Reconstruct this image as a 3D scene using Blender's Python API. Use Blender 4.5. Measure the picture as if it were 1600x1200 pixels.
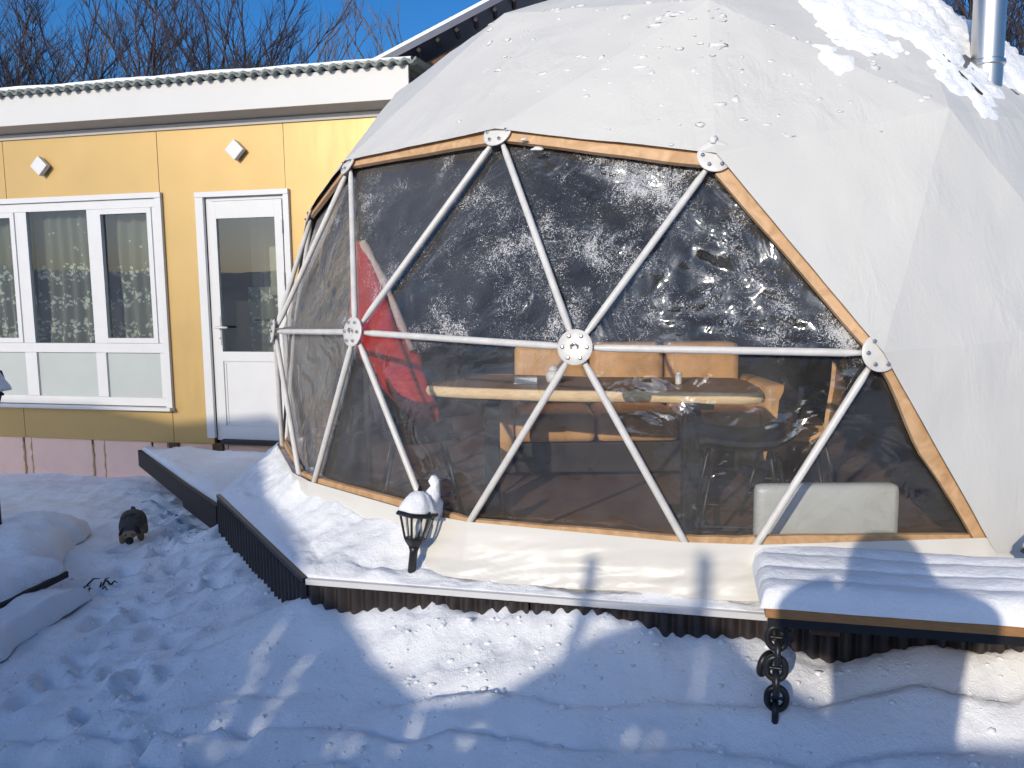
import bpy, bmesh, math, random
import numpy as np
from mathutils import Vector, Matrix, noise as mn
random.seed(7)
R = math.radians
scene = bpy.context.scene
for o in list(bpy.data.objects): bpy.data.objects.remove(o)
col = scene.collection

# ---------------------------------------------------------------- camera
FPX, PITCH, ROLL, EYE = 1238.6, R(6.42), R(-.605), 1.6
cam = bpy.data.objects.new('camera', bpy.data.cameras.new('camera')); col.objects.link(cam)
cam.data.sensor_fit = 'HORIZONTAL'; cam.data.sensor_width = 36; cam.data.lens = 36*FPX/1600
cam.data.clip_start = .05; cam.data.clip_end = 3000
_c, _s = math.cos(ROLL), math.sin(ROLL)
_F = Vector((0, math.cos(PITCH), -math.sin(PITCH))); _U = Vector((0, math.sin(PITCH), math.cos(PITCH))); _X = Vector((1, 0, 0))
_r = _X*_c + _U*_s; _u = _U*_c - _X*_s
M = Matrix((_r, _u, -_F)).transposed().to_4x4(); M.translation = (0, 0, EYE)
cam.matrix_world = M
scene.camera = cam
# ---------------------------------------------------------------- light
SUN_AZ, SUN_EL = R(25), R(18)
LD = Vector((math.sin(SUN_AZ)*math.cos(SUN_EL), math.cos(SUN_AZ)*math.cos(SUN_EL), -math.sin(SUN_EL)))
world = bpy.data.worlds.new('World'); scene.world = world; world.use_nodes = True
wn = world.node_tree; wn.nodes.clear()
sky = wn.nodes.new('ShaderNodeTexSky'); sky.sky_type = 'NISHITA'; sky.sun_disc = False
sky.sun_elevation = SUN_EL; sky.sun_rotation = R(180)+SUN_AZ; sky.air_density = .85; sky.dust_density = 2.5; sky.ozone_density = 6.0
hsv = wn.nodes.new('ShaderNodeHueSaturation'); hsv.inputs['Saturation'].default_value = 1.16
bgn = wn.nodes.new('ShaderNodeBackground'); bgn.inputs[1].default_value = .145
wo = wn.nodes.new('ShaderNodeOutputWorld')
wn.links.new(sky.outputs[0], hsv.inputs['Color']); wn.links.new(hsv.outputs[0], bgn.inputs[0]); wn.links.new(bgn.outputs[0], wo.inputs[0])
sun = bpy.data.objects.new('sun', bpy.data.lights.new('sun', 'SUN')); col.objects.link(sun)
sun.data.energy = 2.7; sun.data.angle = R(.5); sun.data.color = (1, .89, .73)
sun.rotation_euler = LD.to_track_quat('-Z', 'Y').to_euler()
vs = scene.view_settings; vs.view_transform = 'Standard'; vs.look = 'None'; vs.exposure = .2; vs.gamma = 1; vs.use_curve_mapping = False
scene.render.engine = 'CYCLES'; scene.cycles.transparent_max_bounces = 24; scene.cycles.max_bounces = 8
scene.cycles.caustics_reflective = False; scene.cycles.caustics_refractive = False
scene.cycles.sample_clamp_indirect = 4

# ---------------------------------------------------------------- pixel helpers (1600 x 1200 photograph)
def ray(px, py):
    a, b = px-800, py-600
    c, s = math.cos(-ROLL), math.sin(-ROLL)
    a, b = c*a-s*b, s*a+c*b
    x, u = a/FPX, -b/FPX
    return Vector((x, math.cos(PITCH)+u*math.sin(PITCH), u*math.cos(PITCH)-math.sin(PITCH)))
EY = Vector((0, 0, EYE))
def atz(px, py, z): d = ray(px, py); return EY+d*((z-EYE)/d.z)
def aty(px, py, y): d = ray(px, py); return EY+d*(y/d.y)

# ---------------------------------------------------------------- materials
def new_mat(name):
    m = bpy.data.materials.new(name); m.use_nodes = True; nt = m.node_tree; nt.nodes.clear()
    out = nt.nodes.new('ShaderNodeOutputMaterial')
    return m, nt, out
def N(nt, t, **kw):
    n = nt.nodes.new(t)
    for k, v in kw.items():
        if k in n.inputs: n.inputs[k].default_value = v
        else: setattr(n, k, v)
    return n
def coords(nt, scale=(1, 1, 1)):
    tc = N(nt, 'ShaderNodeTexCoord'); mp = N(nt, 'ShaderNodeMapping'); mp.inputs['Scale'].default_value = scale
    nt.links.new(tc.outputs['Object'], mp.inputs[0]); return mp.outputs[0]
def ramp(nt, src, a, b, ca=(0, 0, 0, 1), cb=(1, 1, 1, 1)):
    r = N(nt, 'ShaderNodeValToRGB'); r.color_ramp.elements[0].position = a; r.color_ramp.elements[1].position = b
    r.color_ramp.elements[0].color = ca; r.color_ramp.elements[1].color = cb
    nt.links.new(src, r.inputs[0]); return r.outputs[0]
def c4(c, k=1): return (min(c[0]*k, 1), min(c[1]*k, 1), min(c[2]*k, 1), 1)
def pm(name, colr, rough=.6, metal=0, var=.15, vscale=6, bump=.0, bscale=40, stretch=(1, 1, 1), spec=.5, coat=0, sss=0, col2=None):
    m, nt, out = new_mat(name)
    b = N(nt, 'ShaderNodeBsdfPrincipled', Roughness=rough, Metallic=metal)
    b.inputs['Specular IOR Level'].default_value = spec; b.inputs['Coat Weight'].default_value = coat
    if sss: b.inputs['Subsurface Weight'].default_value = sss; b.inputs['Subsurface Radius'].default_value = (.02, .025, .03)
    co = coords(nt, stretch)
    n1 = N(nt, 'ShaderNodeTexNoise', Scale=vscale, Detail=6, Roughness=.6); nt.links.new(co, n1.inputs['Vector'])
    if col2: cc = ramp(nt, n1.outputs[0], .35, .65, c4(colr), c4(col2))
    else: cc = ramp(nt, n1.outputs[0], .25, .75, c4(colr, 1-var), c4(colr, 1+var))
    nt.links.new(cc, b.inputs['Base Color'])
    if bump:
        n2 = N(nt, 'ShaderNodeTexNoise', Scale=bscale, Detail=5, Roughness=.65); nt.links.new(co, n2.inputs['Vector'])
        bp = N(nt, 'ShaderNodeBump', Strength=bump, Distance=.01); nt.links.new(n2.outputs[0], bp.inputs['Height']); nt.links.new(bp.outputs[0], b.inputs['Normal'])
    nt.links.new(b.outputs[0], out.inputs[0])
    return m
def snow_mat(name, c=(.91, .92, .93)):
    m, nt, out = new_mat(name)
    b = N(nt, 'ShaderNodeBsdfPrincipled', Roughness=.75); b.inputs['Specular IOR Level'].default_value = .25
    co = coords(nt)
    n1 = N(nt, 'ShaderNodeTexNoise', Scale=3, Detail=4); nt.links.new(co, n1.inputs['Vector'])
    nt.links.new(ramp(nt, n1.outputs[0], .3, .7, c4(c, .96), c4(c, 1.03)), b.inputs['Base Color'])
    n2 = N(nt, 'ShaderNodeTexNoise', Scale=26, Detail=8, Roughness=.68); nt.links.new(co, n2.inputs['Vector'])
    n3 = N(nt, 'ShaderNodeTexNoise', Scale=170, Detail=3, Roughness=.7); nt.links.new(co, n3.inputs['Vector'])
    b1 = N(nt, 'ShaderNodeBump', Strength=.45, Distance=.03); nt.links.new(n2.outputs[0], b1.inputs['Height'])
    b2 = N(nt, 'ShaderNodeBump', Strength=.35, Distance=.006); nt.links.new(n3.outputs[0], b2.inputs['Height']); nt.links.new(b1.outputs[0], b2.inputs['Normal'])
    nt.links.new(b2.outputs[0], b.inputs['Normal'])
    nt.links.new(b.outputs[0], out.inputs[0]); return m
MT = {}
MT['snow'] = snow_mat('snow')
MT['old_snow'] = pm('old_snow', (.68, .68, .665), .6, var=.06, vscale=20, bump=.3, bscale=80)
MT['white_pvc'] = pm('white_pvc', (.62, .62, .615), .35, var=.03, bump=.02, bscale=8)
MT['white_fascia'] = pm('white_fascia', (.56, .555, .54), .5, var=.03, vscale=2)
MT['soffit'] = pm('soffit', (.42, .40, .37), .6, var=.06)
MT['roof_tile'] = pm('roof_tile', (.17, .20, .195), .45, var=.1)
MT['pink_foam'] = pm('pink_foam', (.97, .63, .50), .8, var=.06, vscale=5, bump=.1, bscale=60)
MT['foam_seam'] = pm('foam_seam', (.62, .40, .20), .8, var=.2, vscale=20, bump=.5, bscale=60)
MT['strut'] = pm('strut_paint', (.64, .62, .58), .4, var=.14, vscale=14, bump=.08, bscale=60)
MT['steel'] = pm('steel', (.55, .55, .55), .3, metal=1, var=.1)
MT['black_metal'] = pm('black_metal', (.012, .012, .013), .4, var=.3, bump=.1, bscale=80)
MT['brown_sheet'] = pm('brown_sheet', (.031, .024, .022), .42, var=.35, vscale=9, bump=.12, bscale=30)
MT['dark_wood'] = pm('dark_wood', (.022, .017, .015), .7, var=.3, vscale=8, stretch=(1, 1, 6))
MT['bench_wood'] = pm('bench_wood', (.34, .17, .06), .6, var=.25, vscale=8, stretch=(3, 9, 30), bump=.25, bscale=30)
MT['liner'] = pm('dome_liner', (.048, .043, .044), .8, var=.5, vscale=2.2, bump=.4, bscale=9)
MT['floor'] = pm('dome_floor', (.17, .105, .08), .5, var=.25, vscale=4, stretch=(1, 8, 1))
MT['leather'] = pm('tan_leather', (.64, .37, .165), .45, var=.25, vscale=5, bump=.35, bscale=22)
MT['table_top'] = pm('table_top', (.36, .19, .09), .45, var=.3, vscale=5, stretch=(1.5, 9, 1), bump=.05)
MT['table_edge'] = pm('table_edge', (.86, .62, .34), .5, var=.2, vscale=8, stretch=(2, 2, 12), bump=.3, bscale=25)
MT['black_plastic'] = pm('black_plastic', (.014, .014, .016), .35, var=.2)
MT['red_cloth'] = pm('red_cloth', (.42, .012, .010), .85, var=.25, vscale=7, bump=.4, bscale=25)
MT['fur'] = pm('fur_trim', (.62, .48, .42), .95, var=.2, vscale=60, bump=1, bscale=120)
MT['white_cushion'] = pm('white_cushion', (.55, .57, .54), .5, var=.08, bump=.3, bscale=18)
MT['ceramic'] = pm('ceramic', (.75, .74, .70), .35, var=.05)
MT['bark'] = pm('bark', (.050, .040, .040), .9, var=.35, vscale=12)
MT['twig'] = pm('twig', (.048, .038, .043), .9, var=.3, vscale=3)
MT['birch'] = pm('birch_twig', (.13, .10, .085), .9, var=.3, vscale=3)
MT['brown_plank'] = pm('brown_plank', (.13, .065, .035), .75, var=.3, vscale=4, stretch=(6, 6, 1), bump=.3)
MT['blue_roof'] = pm('blue_roof', (.06, .07, .11), .4, var=.2)
MT['grey_flash'] = pm('grey_flashing', (.16, .17, .18), .5, metal=.4, var=.2)
MT['threshold'] = pm('threshold', (.02, .02, .02), .6)
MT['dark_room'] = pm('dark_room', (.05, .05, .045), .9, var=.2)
MT['frosted'] = pm('frosted_panel', (.42, .45, .43), .35, var=.05, vscale=3)
MT['coat_blue'] = pm('coat_cloth', (.03, .04, .07), .9, var=.2)
MT['skin'] = pm('skin', (.55, .36, .28), .6, var=.05)
MT['hill'] = pm('far_hill', (.45, .47, .52), .9, var=.5, vscale=.03)

# gold satin panel
def gold():
    m, nt, out = new_mat('gold_panel')
    b = N(nt, 'ShaderNodeBsdfPrincipled', Roughness=.40, Metallic=.3); b.inputs['Specular IOR Level'].default_value = .5
    co = coords(nt)
    n1 = N(nt, 'ShaderNodeTexNoise', Scale=1.3, Detail=3); nt.links.new(co, n1.inputs['Vector'])
    nt.links.new(ramp(nt, n1.outputs[0], .3, .7, (.47, .315, .118, 1), (.52, .35, .135, 1)), b.inputs['Base Color'])
    nr = N(nt, 'ShaderNodeTexNoise', Scale=5, Detail=6, Roughness=.7); nt.links.new(coords(nt, (3, 3, .4)), nr.inputs['Vector'])
    nt.links.new(ramp(nt, nr.outputs[0], .3, .75, (.36, .36, .36, 1), (.5, .5, .5, 1)), b.inputs['Roughness'])
    n2 = N(nt, 'ShaderNodeTexNoise', Scale=1.6, Detail=1); nt.links.new(co, n2.inputs['Vector'])
    bp = N(nt, 'ShaderNodeBump', Strength=.12, Distance=.05); nt.links.new(n2.outputs[0], bp.inputs['Height']); nt.links.new(bp.outputs[0], b.inputs['Normal'])
    nt.links.new(b.outputs[0], out.inputs[0]); return m
MT['gold'] = gold()

# dome fabric with fine drag wrinkles
def fabric():
    m, nt, out = new_mat('dome_fabric')
    b = N(nt, 'ShaderNodeBsdfPrincipled', Roughness=.5); b.inputs['Specular IOR Level'].default_value = .3
    co = coords(nt)
    n1 = N(nt, 'ShaderNodeTexNoise', Scale=1.4, Detail=6); nt.links.new(co, n1.inputs['Vector'])
    nt.links.new(ramp(nt, n1.outputs[0], .3, .7, (.60, .588, .55, 1), (.635, .622, .585, 1)), b.inputs['Base Color'])
    co2 = coords(nt, (1, 1, .35)); n2 = N(nt, 'ShaderNodeTexNoise', Scale=7, Detail=5, Distortion=.35, Roughness=.55); nt.links.new(co2, n2.inputs['Vector'])
    n3 = N(nt, 'ShaderNodeTexNoise', Scale=1.7, Detail=2); nt.links.new(co, n3.inputs['Vector'])
    mk = ramp(nt, n3.outputs[0], .36, .62)
    mul = N(nt, 'ShaderNodeMath', operation='MULTIPLY'); nt.links.new(n2.outputs[0], mul.inputs[0]); nt.links.new(mk, mul.inputs[1])
    b1 = N(nt, 'ShaderNodeBump', Strength=.55, Distance=.03); nt.links.new(mul.outputs[0], b1.inputs['Height'])
    n4 = N(nt, 'ShaderNodeTexNoise', Scale=60, Detail=3); nt.links.new(co, n4.inputs['Vector'])
    b2 = N(nt, 'ShaderNodeBump', Strength=.08, Distance=.01); nt.links.new(n4.outputs[0], b2.inputs['Height']); nt.links.new(b1.outputs[0], b2.inputs['Normal'])
    nt.links.new(b2.outputs[0], b.inputs['Normal'])
    nt.links.new(b.outputs[0], out.inputs[0]); return m
MT['fabric'] = fabric()
def vinyl():
    m, nt, out = new_mat('skirt_vinyl')
    b = N(nt, 'ShaderNodeBsdfPrincipled', Roughness=.36); b.inputs['Specular IOR Level'].default_value = .4
    co = coords(nt)
    n1 = N(nt, 'ShaderNodeTexNoise', Scale=2, Detail=5); nt.links.new(co, n1.inputs['Vector'])
    nt.links.new(ramp(nt, n1.outputs[0], .3, .7, (.66, .635, .575, 1), (.71, .69, .64, 1)), b.inputs['Base Color'])
    n2 = N(nt, 'ShaderNodeTexNoise', Scale=2.6, Detail=2, Distortion=.4); nt.links.new(co, n2.inputs['Vector'])
    bp = N(nt, 'ShaderNodeBump', Strength=.3, Distance=.05); nt.links.new(n2.outputs[0], bp.inputs['Height']); nt.links.new(bp.outputs[0], b.inputs['Normal'])
    nt.links.new(b.outputs[0], out.inputs[0]); return m
MT['vinyl'] = vinyl()
# clear wrinkled film with frost specks
def film():
    m, nt, out = new_mat('clear_film'); L = nt.links.new
    co = coords(nt)
    # wrinkle bump
    w1 = N(nt, 'ShaderNodeTexNoise', Scale=3.6, Detail=3, Distortion=1.0, Roughness=.5); L(co, w1.inputs['Vector'])
    w2 = N(nt, 'ShaderNodeTexNoise', Scale=15, Detail=4, Distortion=.8); L(co, w2.inputs['Vector'])
    b1 = N(nt, 'ShaderNodeBump', Strength=.4, Distance=.07); L(w1.outputs[0], b1.inputs['Height'])
    b2 = N(nt, 'ShaderNodeBump', Strength=.16, Distance=.012); L(w2.outputs[0], b2.inputs['Height']); L(b1.outputs[0], b2.inputs['Normal'])
    tr = N(nt, 'ShaderNodeBsdfTransparent'); tr.inputs[0].default_value = (.90, .90, .90, 1)
    gl = N(nt, 'ShaderNodeBsdfGlossy', Roughness=.10); gl.inputs[0].default_value = (1, 1, 1, 1); L(b2.outputs[0], gl.inputs['Normal'])
    fr = N(nt, 'ShaderNodeFresnel', IOR=1.55); L(b2.outputs[0], fr.inputs['Normal'])
    fa = N(nt, 'ShaderNodeMath', operation='MULTIPLY_ADD'); fa.inputs[1].default_value = 1.0; fa.inputs[2].default_value = .02; L(fr.outputs[0], fa.inputs[0])
    cl = N(nt, 'ShaderNodeMath', operation='MINIMUM'); cl.inputs[1].default_value = .5; L(fa.outputs[0], cl.inputs[0])
    ge = N(nt, 'ShaderNodeNewGeometry'); bk = N(nt, 'ShaderNodeMath', operation='MULTIPLY_ADD'); bk.inputs[1].default_value = -.9; bk.inputs[2].default_value = 1; L(ge.outputs['Backfacing'], bk.inputs[0])
    cm = N(nt, 'ShaderNodeMath', operation='MULTIPLY'); L(cl.outputs[0], cm.inputs[0]); L(bk.outputs[0], cm.inputs[1])
    mx = N(nt, 'ShaderNodeMixShader'); L(cm.outputs[0], mx.inputs[0]); L(tr.outputs[0], mx.inputs[1]); L(gl.outputs[0], mx.inputs[2])
    # pale diffuse haze over the film, stronger at grazing angles
    dfz = N(nt, 'ShaderNodeBsdfDiffuse'); dfz.inputs[0].default_value = (.55, .54, .52, 1)
    hz = N(nt, 'ShaderNodeTexNoise', Scale=3, Detail=6, Roughness=.7); L(co, hz.inputs['Vector'])
    hr = N(nt, 'ShaderNodeMapRange'); hr.inputs[1].default_value = .35; hr.inputs[2].default_value = .75; hr.inputs[3].default_value = .03; hr.inputs[4].default_value = .10; L(hz.outputs[0], hr.inputs[0])
    lw = N(nt, 'ShaderNodeLayerWeight', Blend=.5); pw = N(nt, 'ShaderNodeMath', operation='POWER'); pw.inputs[1].default_value = 2.2; L(lw.outputs['Facing'], pw.inputs[0])
    hm = N(nt, 'ShaderNodeMath', operation='MULTIPLY_ADD'); hm.inputs[1].default_value = .30; L(pw.outputs[0], hm.inputs[0]); L(hr.outputs[0], hm.inputs[2])
    m2 = N(nt, 'ShaderNodeMixShader'); L(hm.outputs[0], m2.inputs[0]); L(mx.outputs[0], m2.inputs[1]); L(dfz.outputs[0], m2.inputs[2])
    # frost flakes: patches x flakes, mostly on the upper row
    p1 = N(nt, 'ShaderNodeTexNoise', Scale=4.2, Detail=4, Roughness=.65); L(co, p1.inputs['Vector'])
    p2 = N(nt, 'ShaderNodeTexNoise', Scale=70, Detail=6, Roughness=.75, Distortion=2.4); L(co, p2.inputs['Vector'])
    sx = N(nt, 'ShaderNodeSeparateXYZ'); L(co, sx.inputs[0])
    zz = N(nt, 'ShaderNodeMapRange'); zz.inputs[1].default_value = .86; zz.inputs[2].default_value = 1.10; zz.inputs[3].default_value = -.12; zz.inputs[4].default_value = .055; L(sx.outputs[2], zz.inputs[0])
    xx = N(nt, 'ShaderNodeMapRange'); xx.inputs[1].default_value = -1.9; xx.inputs[2].default_value = -.9; xx.inputs[3].default_value = -.06; xx.inputs[4].default_value = 0; L(sx.outputs[0], xx.inputs[0])
    pa = N(nt, 'ShaderNodeMath', operation='MULTIPLY_ADD'); pa.inputs[1].default_value = .60; pa.inputs[2].default_value = -.305; L(p1.outputs[0], pa.inputs[0])
    s1 = N(nt, 'ShaderNodeMath', operation='ADD'); L(pa.outputs[0], s1.inputs[0]); L(p2.outputs[0], s1.inputs[1])
    s2 = N(nt, 'ShaderNodeMath', operation='ADD'); L(s1.outputs[0], s2.inputs[0]); L(zz.outputs[0], s2.inputs[1])
    s3 = N(nt, 'ShaderNodeMath', operation='ADD'); L(s2.outputs[0], s3.inputs[0]); L(xx.outputs[0], s3.inputs[1])
    fr2 = ramp(nt, s3.outputs[0], .600, .665)
    fk = N(nt, 'ShaderNodeMath', operation='MULTIPLY'); fk.inputs[1].default_value = .62; L(fr2, fk.inputs[0])
    dw = N(nt, 'ShaderNodeBsdfDiffuse'); dw.inputs[0].default_value = (.8, .8, .8, 1)
    m3 = N(nt, 'ShaderNodeMixShader'); L(fk.outputs[0], m3.inputs[0]); L(m2.outputs[0], m3.inputs[1]); L(dw.outputs[0], m3.inputs[2])
    L(m3.outputs[0], out.inputs[0]); return m
MT['film'] = film()
def glass(name, tint=(.86, .89, .87), extra=.06):
    m, nt, out = new_mat(name); L = nt.links.new
    tr = N(nt, 'ShaderNodeBsdfTransparent'); tr.inputs[0].default_value = (*tint, 1)
    gl = N(nt, 'ShaderNodeBsdfGlossy', Roughness=.01)
    n = N(nt, 'ShaderNodeTexNoise', Scale=1.2); L(coords(nt), n.inputs['Vector'])
    bp = N(nt, 'ShaderNodeBump', Strength=.02, Distance=.05); L(n.outputs[0], bp.inputs['Height']); L(bp.outputs[0], gl.inputs['Normal'])
    fr = N(nt, 'ShaderNodeFresnel', IOR=1.5)
    ad = N(nt, 'ShaderNodeMath', operation='ADD'); ad.inputs[1].default_value = extra; L(fr.outputs[0], ad.inputs[0])
    ge = N(nt, 'ShaderNodeNewGeometry'); iv = N(nt, 'ShaderNodeMath', operation='SUBTRACT'); iv.inputs[0].default_value = 1; L(ge.outputs['Backfacing'], iv.inputs[1])
    a2 = N(nt, 'ShaderNodeMath', operation='MULTIPLY'); L(ad.outputs[0], a2.inputs[0]); L(iv.outputs[0], a2.inputs[1])
    mx = N(nt, 'ShaderNodeMixShader'); L(a2.outputs[0], mx.inputs[0]); L(tr.outputs[0], mx.inputs[1]); L(gl.outputs[0], mx.inputs[2])
    L(mx.outputs[0], out.inputs[0]); return m
MT['glass'] = glass('window_glass', extra=.06); MT['clear_glass'] = glass('lantern_glass', (.95, .95, .95), -.035)
def lace():
    m, nt, out = new_mat('lace'); L = nt.links.new
    co = coords(nt)
    tr = N(nt, 'ShaderNodeBsdfTransparent'); df = N(nt, 'ShaderNodeBsdfDiffuse'); df.inputs[0].default_value = (.88, .87, .78, 1)
    tl = N(nt, 'ShaderNodeBsdfTranslucent'); tl.inputs[0].default_value = (.7, .7, .65, 1)
    ad = N(nt, 'ShaderNodeMixShader'); ad.inputs[0].default_value = .35; L(df.outputs[0], ad.inputs[1]); L(tl.outputs[0], ad.inputs[2])
    sx = N(nt, 'ShaderNodeSeparateXYZ'); L(co, sx.inputs[0])
    wv = N(nt, 'ShaderNodeTexNoise', Scale=30, Detail=2); L(co, wv.inputs['Vector']); wm = N(nt, 'ShaderNodeVectorMath', operation='MULTIPLY_ADD'); wm.inputs[1].default_value = (.05, .05, .05); L(wv.outputs['Color'], wm.inputs[0]); L(co, wm.inputs[2])
    vo = N(nt, 'ShaderNodeTexVoronoi', Scale=24); L(wm.outputs[0], vo.inputs['Vector'])
    fl = ramp(nt, vo.outputs['Distance'], .40, .46, (1, 1, 1, 1), (0, 0, 0, 1))
    ns = N(nt, 'ShaderNodeTexNoise', Scale=7, Detail=2); L(co, ns.inputs['Vector'])
    # flower bands by height
    def band(z0, w):
        a = N(nt, 'ShaderNodeMath', operation='SUBTRACT'); a.inputs[1].default_value = z0; L(sx.outputs[2], a.inputs[0])
        b = N(nt, 'ShaderNodeMath', operation='ABSOLUTE'); L(a.outputs[0], b.inputs[0])
        c = N(nt, 'ShaderNodeMath', operation='MULTIPLY_ADD'); c.inputs[1].default_value = .35; L(ns.outputs[0], c.inputs[0]); c.inputs[2].default_value = w-.17
        d = N(nt, 'ShaderNodeMath', operation='LESS_THAN'); L(b.outputs[0], d.inputs[0]); L(c.outputs[0], d.inputs[1]); return d.outputs[0]
    bs = [band(1.84, .05), band(1.60, .06), band(1.32, .085)]
    s = N(nt, 'ShaderNodeMath', operation='ADD'); L(bs[0], s.inputs[0]); L(bs[1], s.inputs[1])
    s2 = N(nt, 'ShaderNodeMath', operation='ADD'); L(s.outputs[0], s2.inputs[0]); L(bs[2], s2.inputs[1])
    f1 = N(nt, 'ShaderNodeMath', operation='MULTIPLY'); f1.use_clamp = True; L(s2.outputs[0], f1.inputs[0]); L(fl, f1.inputs[1])
    v2 = N(nt, 'ShaderNodeTexVoronoi', Scale=11); L(co, v2.inputs['Vector'])
    d2 = ramp(nt, v2.outputs['Distance'], .12, .15, (.7, .7, .7, 1), (0, 0, 0, 1))
    mxm = N(nt, 'ShaderNodeMath', operation='MAXIMUM'); L(f1.outputs[0], mxm.inputs[0]); L(d2, mxm.inputs[1])
    k = N(nt, 'ShaderNodeMath', operation='MULTIPLY_ADD'); k.inputs[1].default_value = .62; k.inputs[2].default_value = .30; L(mxm.outputs[0], k.inputs[0])
    mx = N(nt, 'ShaderNodeMixShader'); L(k.outputs[0], mx.inputs[0]); L(tr.outputs[0], mx.inputs[1]); L(ad.outputs[0], mx.inputs[2])
    L(mx.outputs[0], out.inputs[0]); return m
MT['lace'] = lace()
def timber():
    m, nt, out = new_mat('pine_batten'); L = nt.links.new
    b = N(nt, 'ShaderNodeBsdfPrincipled', Roughness=.6)
    co = coords(nt, (1, 1, 1))
    w = N(nt, 'ShaderNodeTexNoise', Scale=9, Detail=5, Distortion=2); L(co, w.inputs['Vector'])
    L(ramp(nt, w.outputs[0], .3, .75, (.46, .27, .13, 1), (.68, .45, .26, 1)), b.inputs['Base Color'])
    L(b.outputs[0], out.inputs[0]); return m
MT['timber'] = timber()

# ---------------------------------------------------------------- object helpers
ORG = {}
def tag(o, label=None, cat=None, group=None, kind=None):
    if label: o['label'] = label
    if cat: o['category'] = cat
    if group: o['group'] = group
    if kind: o['kind'] = kind
    return o
def thing(name, label, cat, loc, group=None):
    o = bpy.data.objects.new(name, None); col.objects.link(o); o.location = loc; o.empty_display_size = .1
    ORG[o.name] = Vector(loc); return tag(o, label, cat, group)
class MB:
    def __init__(s): s.v = []; s.f = []
    def add(s, vs, fs):
        n = len(s.v); s.v += [tuple(v) for v in vs]; s.f += [tuple(i+n for i in f) for f in fs]; return s
    def box(s, a, b):
        (x0, y0, z0), (x1, y1, z1) = a, b
        return s.add([(x0, y0, z0), (x1, y0, z0), (x1, y1, z0), (x0, y1, z0), (x0, y0, z1), (x1, y0, z1), (x1, y1, z1), (x0, y1, z1)],
                     [(0, 3, 2, 1), (4, 5, 6, 7), (0, 1, 5, 4), (1, 2, 6, 5), (2, 3, 7, 6), (3, 0, 4, 7)])
    def fbox(s, fr, a, b):      # box in a frame function fr(u,v,w)->Vector
        m = MB().box(a, b); return s.add([fr(*v) for v in m.v], m.f)
    def tube(s, pts, rads, sides=8, caps=True):
        pts = [Vector(p) for p in pts]
        if not hasattr(rads, '__len__'): rads = [rads]*len(pts)
        rings = []
        t0 = (pts[1]-pts[0]).normalized(); up = Vector((0, 0, 1)) if abs(t0.z) < .9 else Vector((1, 0, 0))
        a = t0.cross(up).normalized(); base = len(s.v)
        for i, p in enumerate(pts):
            t = (pts[min(i+1, len(pts)-1)]-pts[max(i-1, 0)])
            t = t.normalized() if t.length > 1e-9 else t0
            a = (a-t*a.dot(t)).normalized(); b = t.cross(a)
            for k in range(sides):
                g = 2*math.pi*k/sides; s.v.append(tuple(p+(a*math.cos(g)+b*math.sin(g))*rads[i]))
        for i in range(len(pts)-1):
            for k in range(sides):
                k2 = (k+1) % sides
                s.f.append((base+i*sides+k, base+i*sides+k2, base+(i+1)*sides+k2, base+(i+1)*sides+k))
        if caps:
            s.f.append(tuple(base+k for k in range(sides))[::-1]); e = base+(len(pts)-1)*sides; s.f.append(tuple(e+k for k in range(sides)))
        return s
    def lathe(s, prof, n=24, c=(0, 0, 0), rx=1, ry=1):
        base = len(s.v)
        for r, z in prof:
            for k in range(n):
                g = 2*math.pi*k/n; s.v.append((c[0]+r*rx*math.cos(g), c[1]+r*ry*math.sin(g), c[2]+z))
        for i in range(len(prof)-1):
            for k in range(n):
                k2 = (k+1) % n; s.f.append((base+i*n+k, base+i*n+k2, base+(i+1)*n+k2, base+(i+1)*n+k))
        s.f.append(tuple(base+k for k in range(n))[::-1]); e = base+(len(prof)-1)*n; s.f.append(tuple(e+k for k in range(n))); return s
    def prism(s, poly, z0, z1):
        n = len(poly); base = len(s.v)
        s.v += [(p[0], p[1], z0) for p in poly]+[(p[0], p[1], z1) for p in poly]
        s.f += [tuple(base+i for i in range(n))[::-1], tuple(base+n+i for i in range(n))]
        s.f += [(base+i, base+(i+1) % n, base+n+(i+1) % n, base+n+i) for i in range(n)]; return s
    def grid(s, P, nu, nv):     # P: list of nu*nv points, index i*nv+j
        base = len(s.v); s.v += [tuple(p) for p in P]
        for i in range(nu-1):
            for j in range(nv-1):
                s.f.append((base+i*nv+j, base+(i+1)*nv+j, base+(i+1)*nv+j+1, base+i*nv+j+1))
        return s
    def build(s, name, mat, parent=None, smooth=False, bevel=0, angle=None, fix=False):
        me = bpy.data.meshes.new(name)
        o = ORG[parent.name] if parent is not None and parent.name in ORG else Vector((0, 0, 0))
        me.from_pydata([(v[0]-o.x, v[1]-o.y, v[2]-o.z) for v in s.v], [], s.f)
        if bevel or fix:
            bm = bmesh.new(); bm.from_mesh(me)
            bmesh.ops.recalc_face_normals(bm, faces=bm.faces)
            if bevel:
                ed = [e for e in bm.edges if len(e.link_faces) == 2 and e.calc_face_angle(0) > .5]
                bmesh.ops.bevel(bm, geom=ed, offset=bevel, segments=2, affect='EDGES', profile=.6)
            bm.to_mesh(me); bm.free()
        if smooth: me.shade_smooth() if hasattr(me, 'shade_smooth') else None
        if angle: me.set_sharp_from_angle(angle=R(angle))
        me.materials.append(MT[mat] if isinstance(mat, str) else mat)
        ob = bpy.data.objects.new(name, me); col.objects.link(ob)
        if parent is not None: ob.parent = parent
        ORG[ob.name] = o
        return ob
def struct(name, mb, mat, **k): return tag(mb.build(name, mat, **k), kind='structure')
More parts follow.
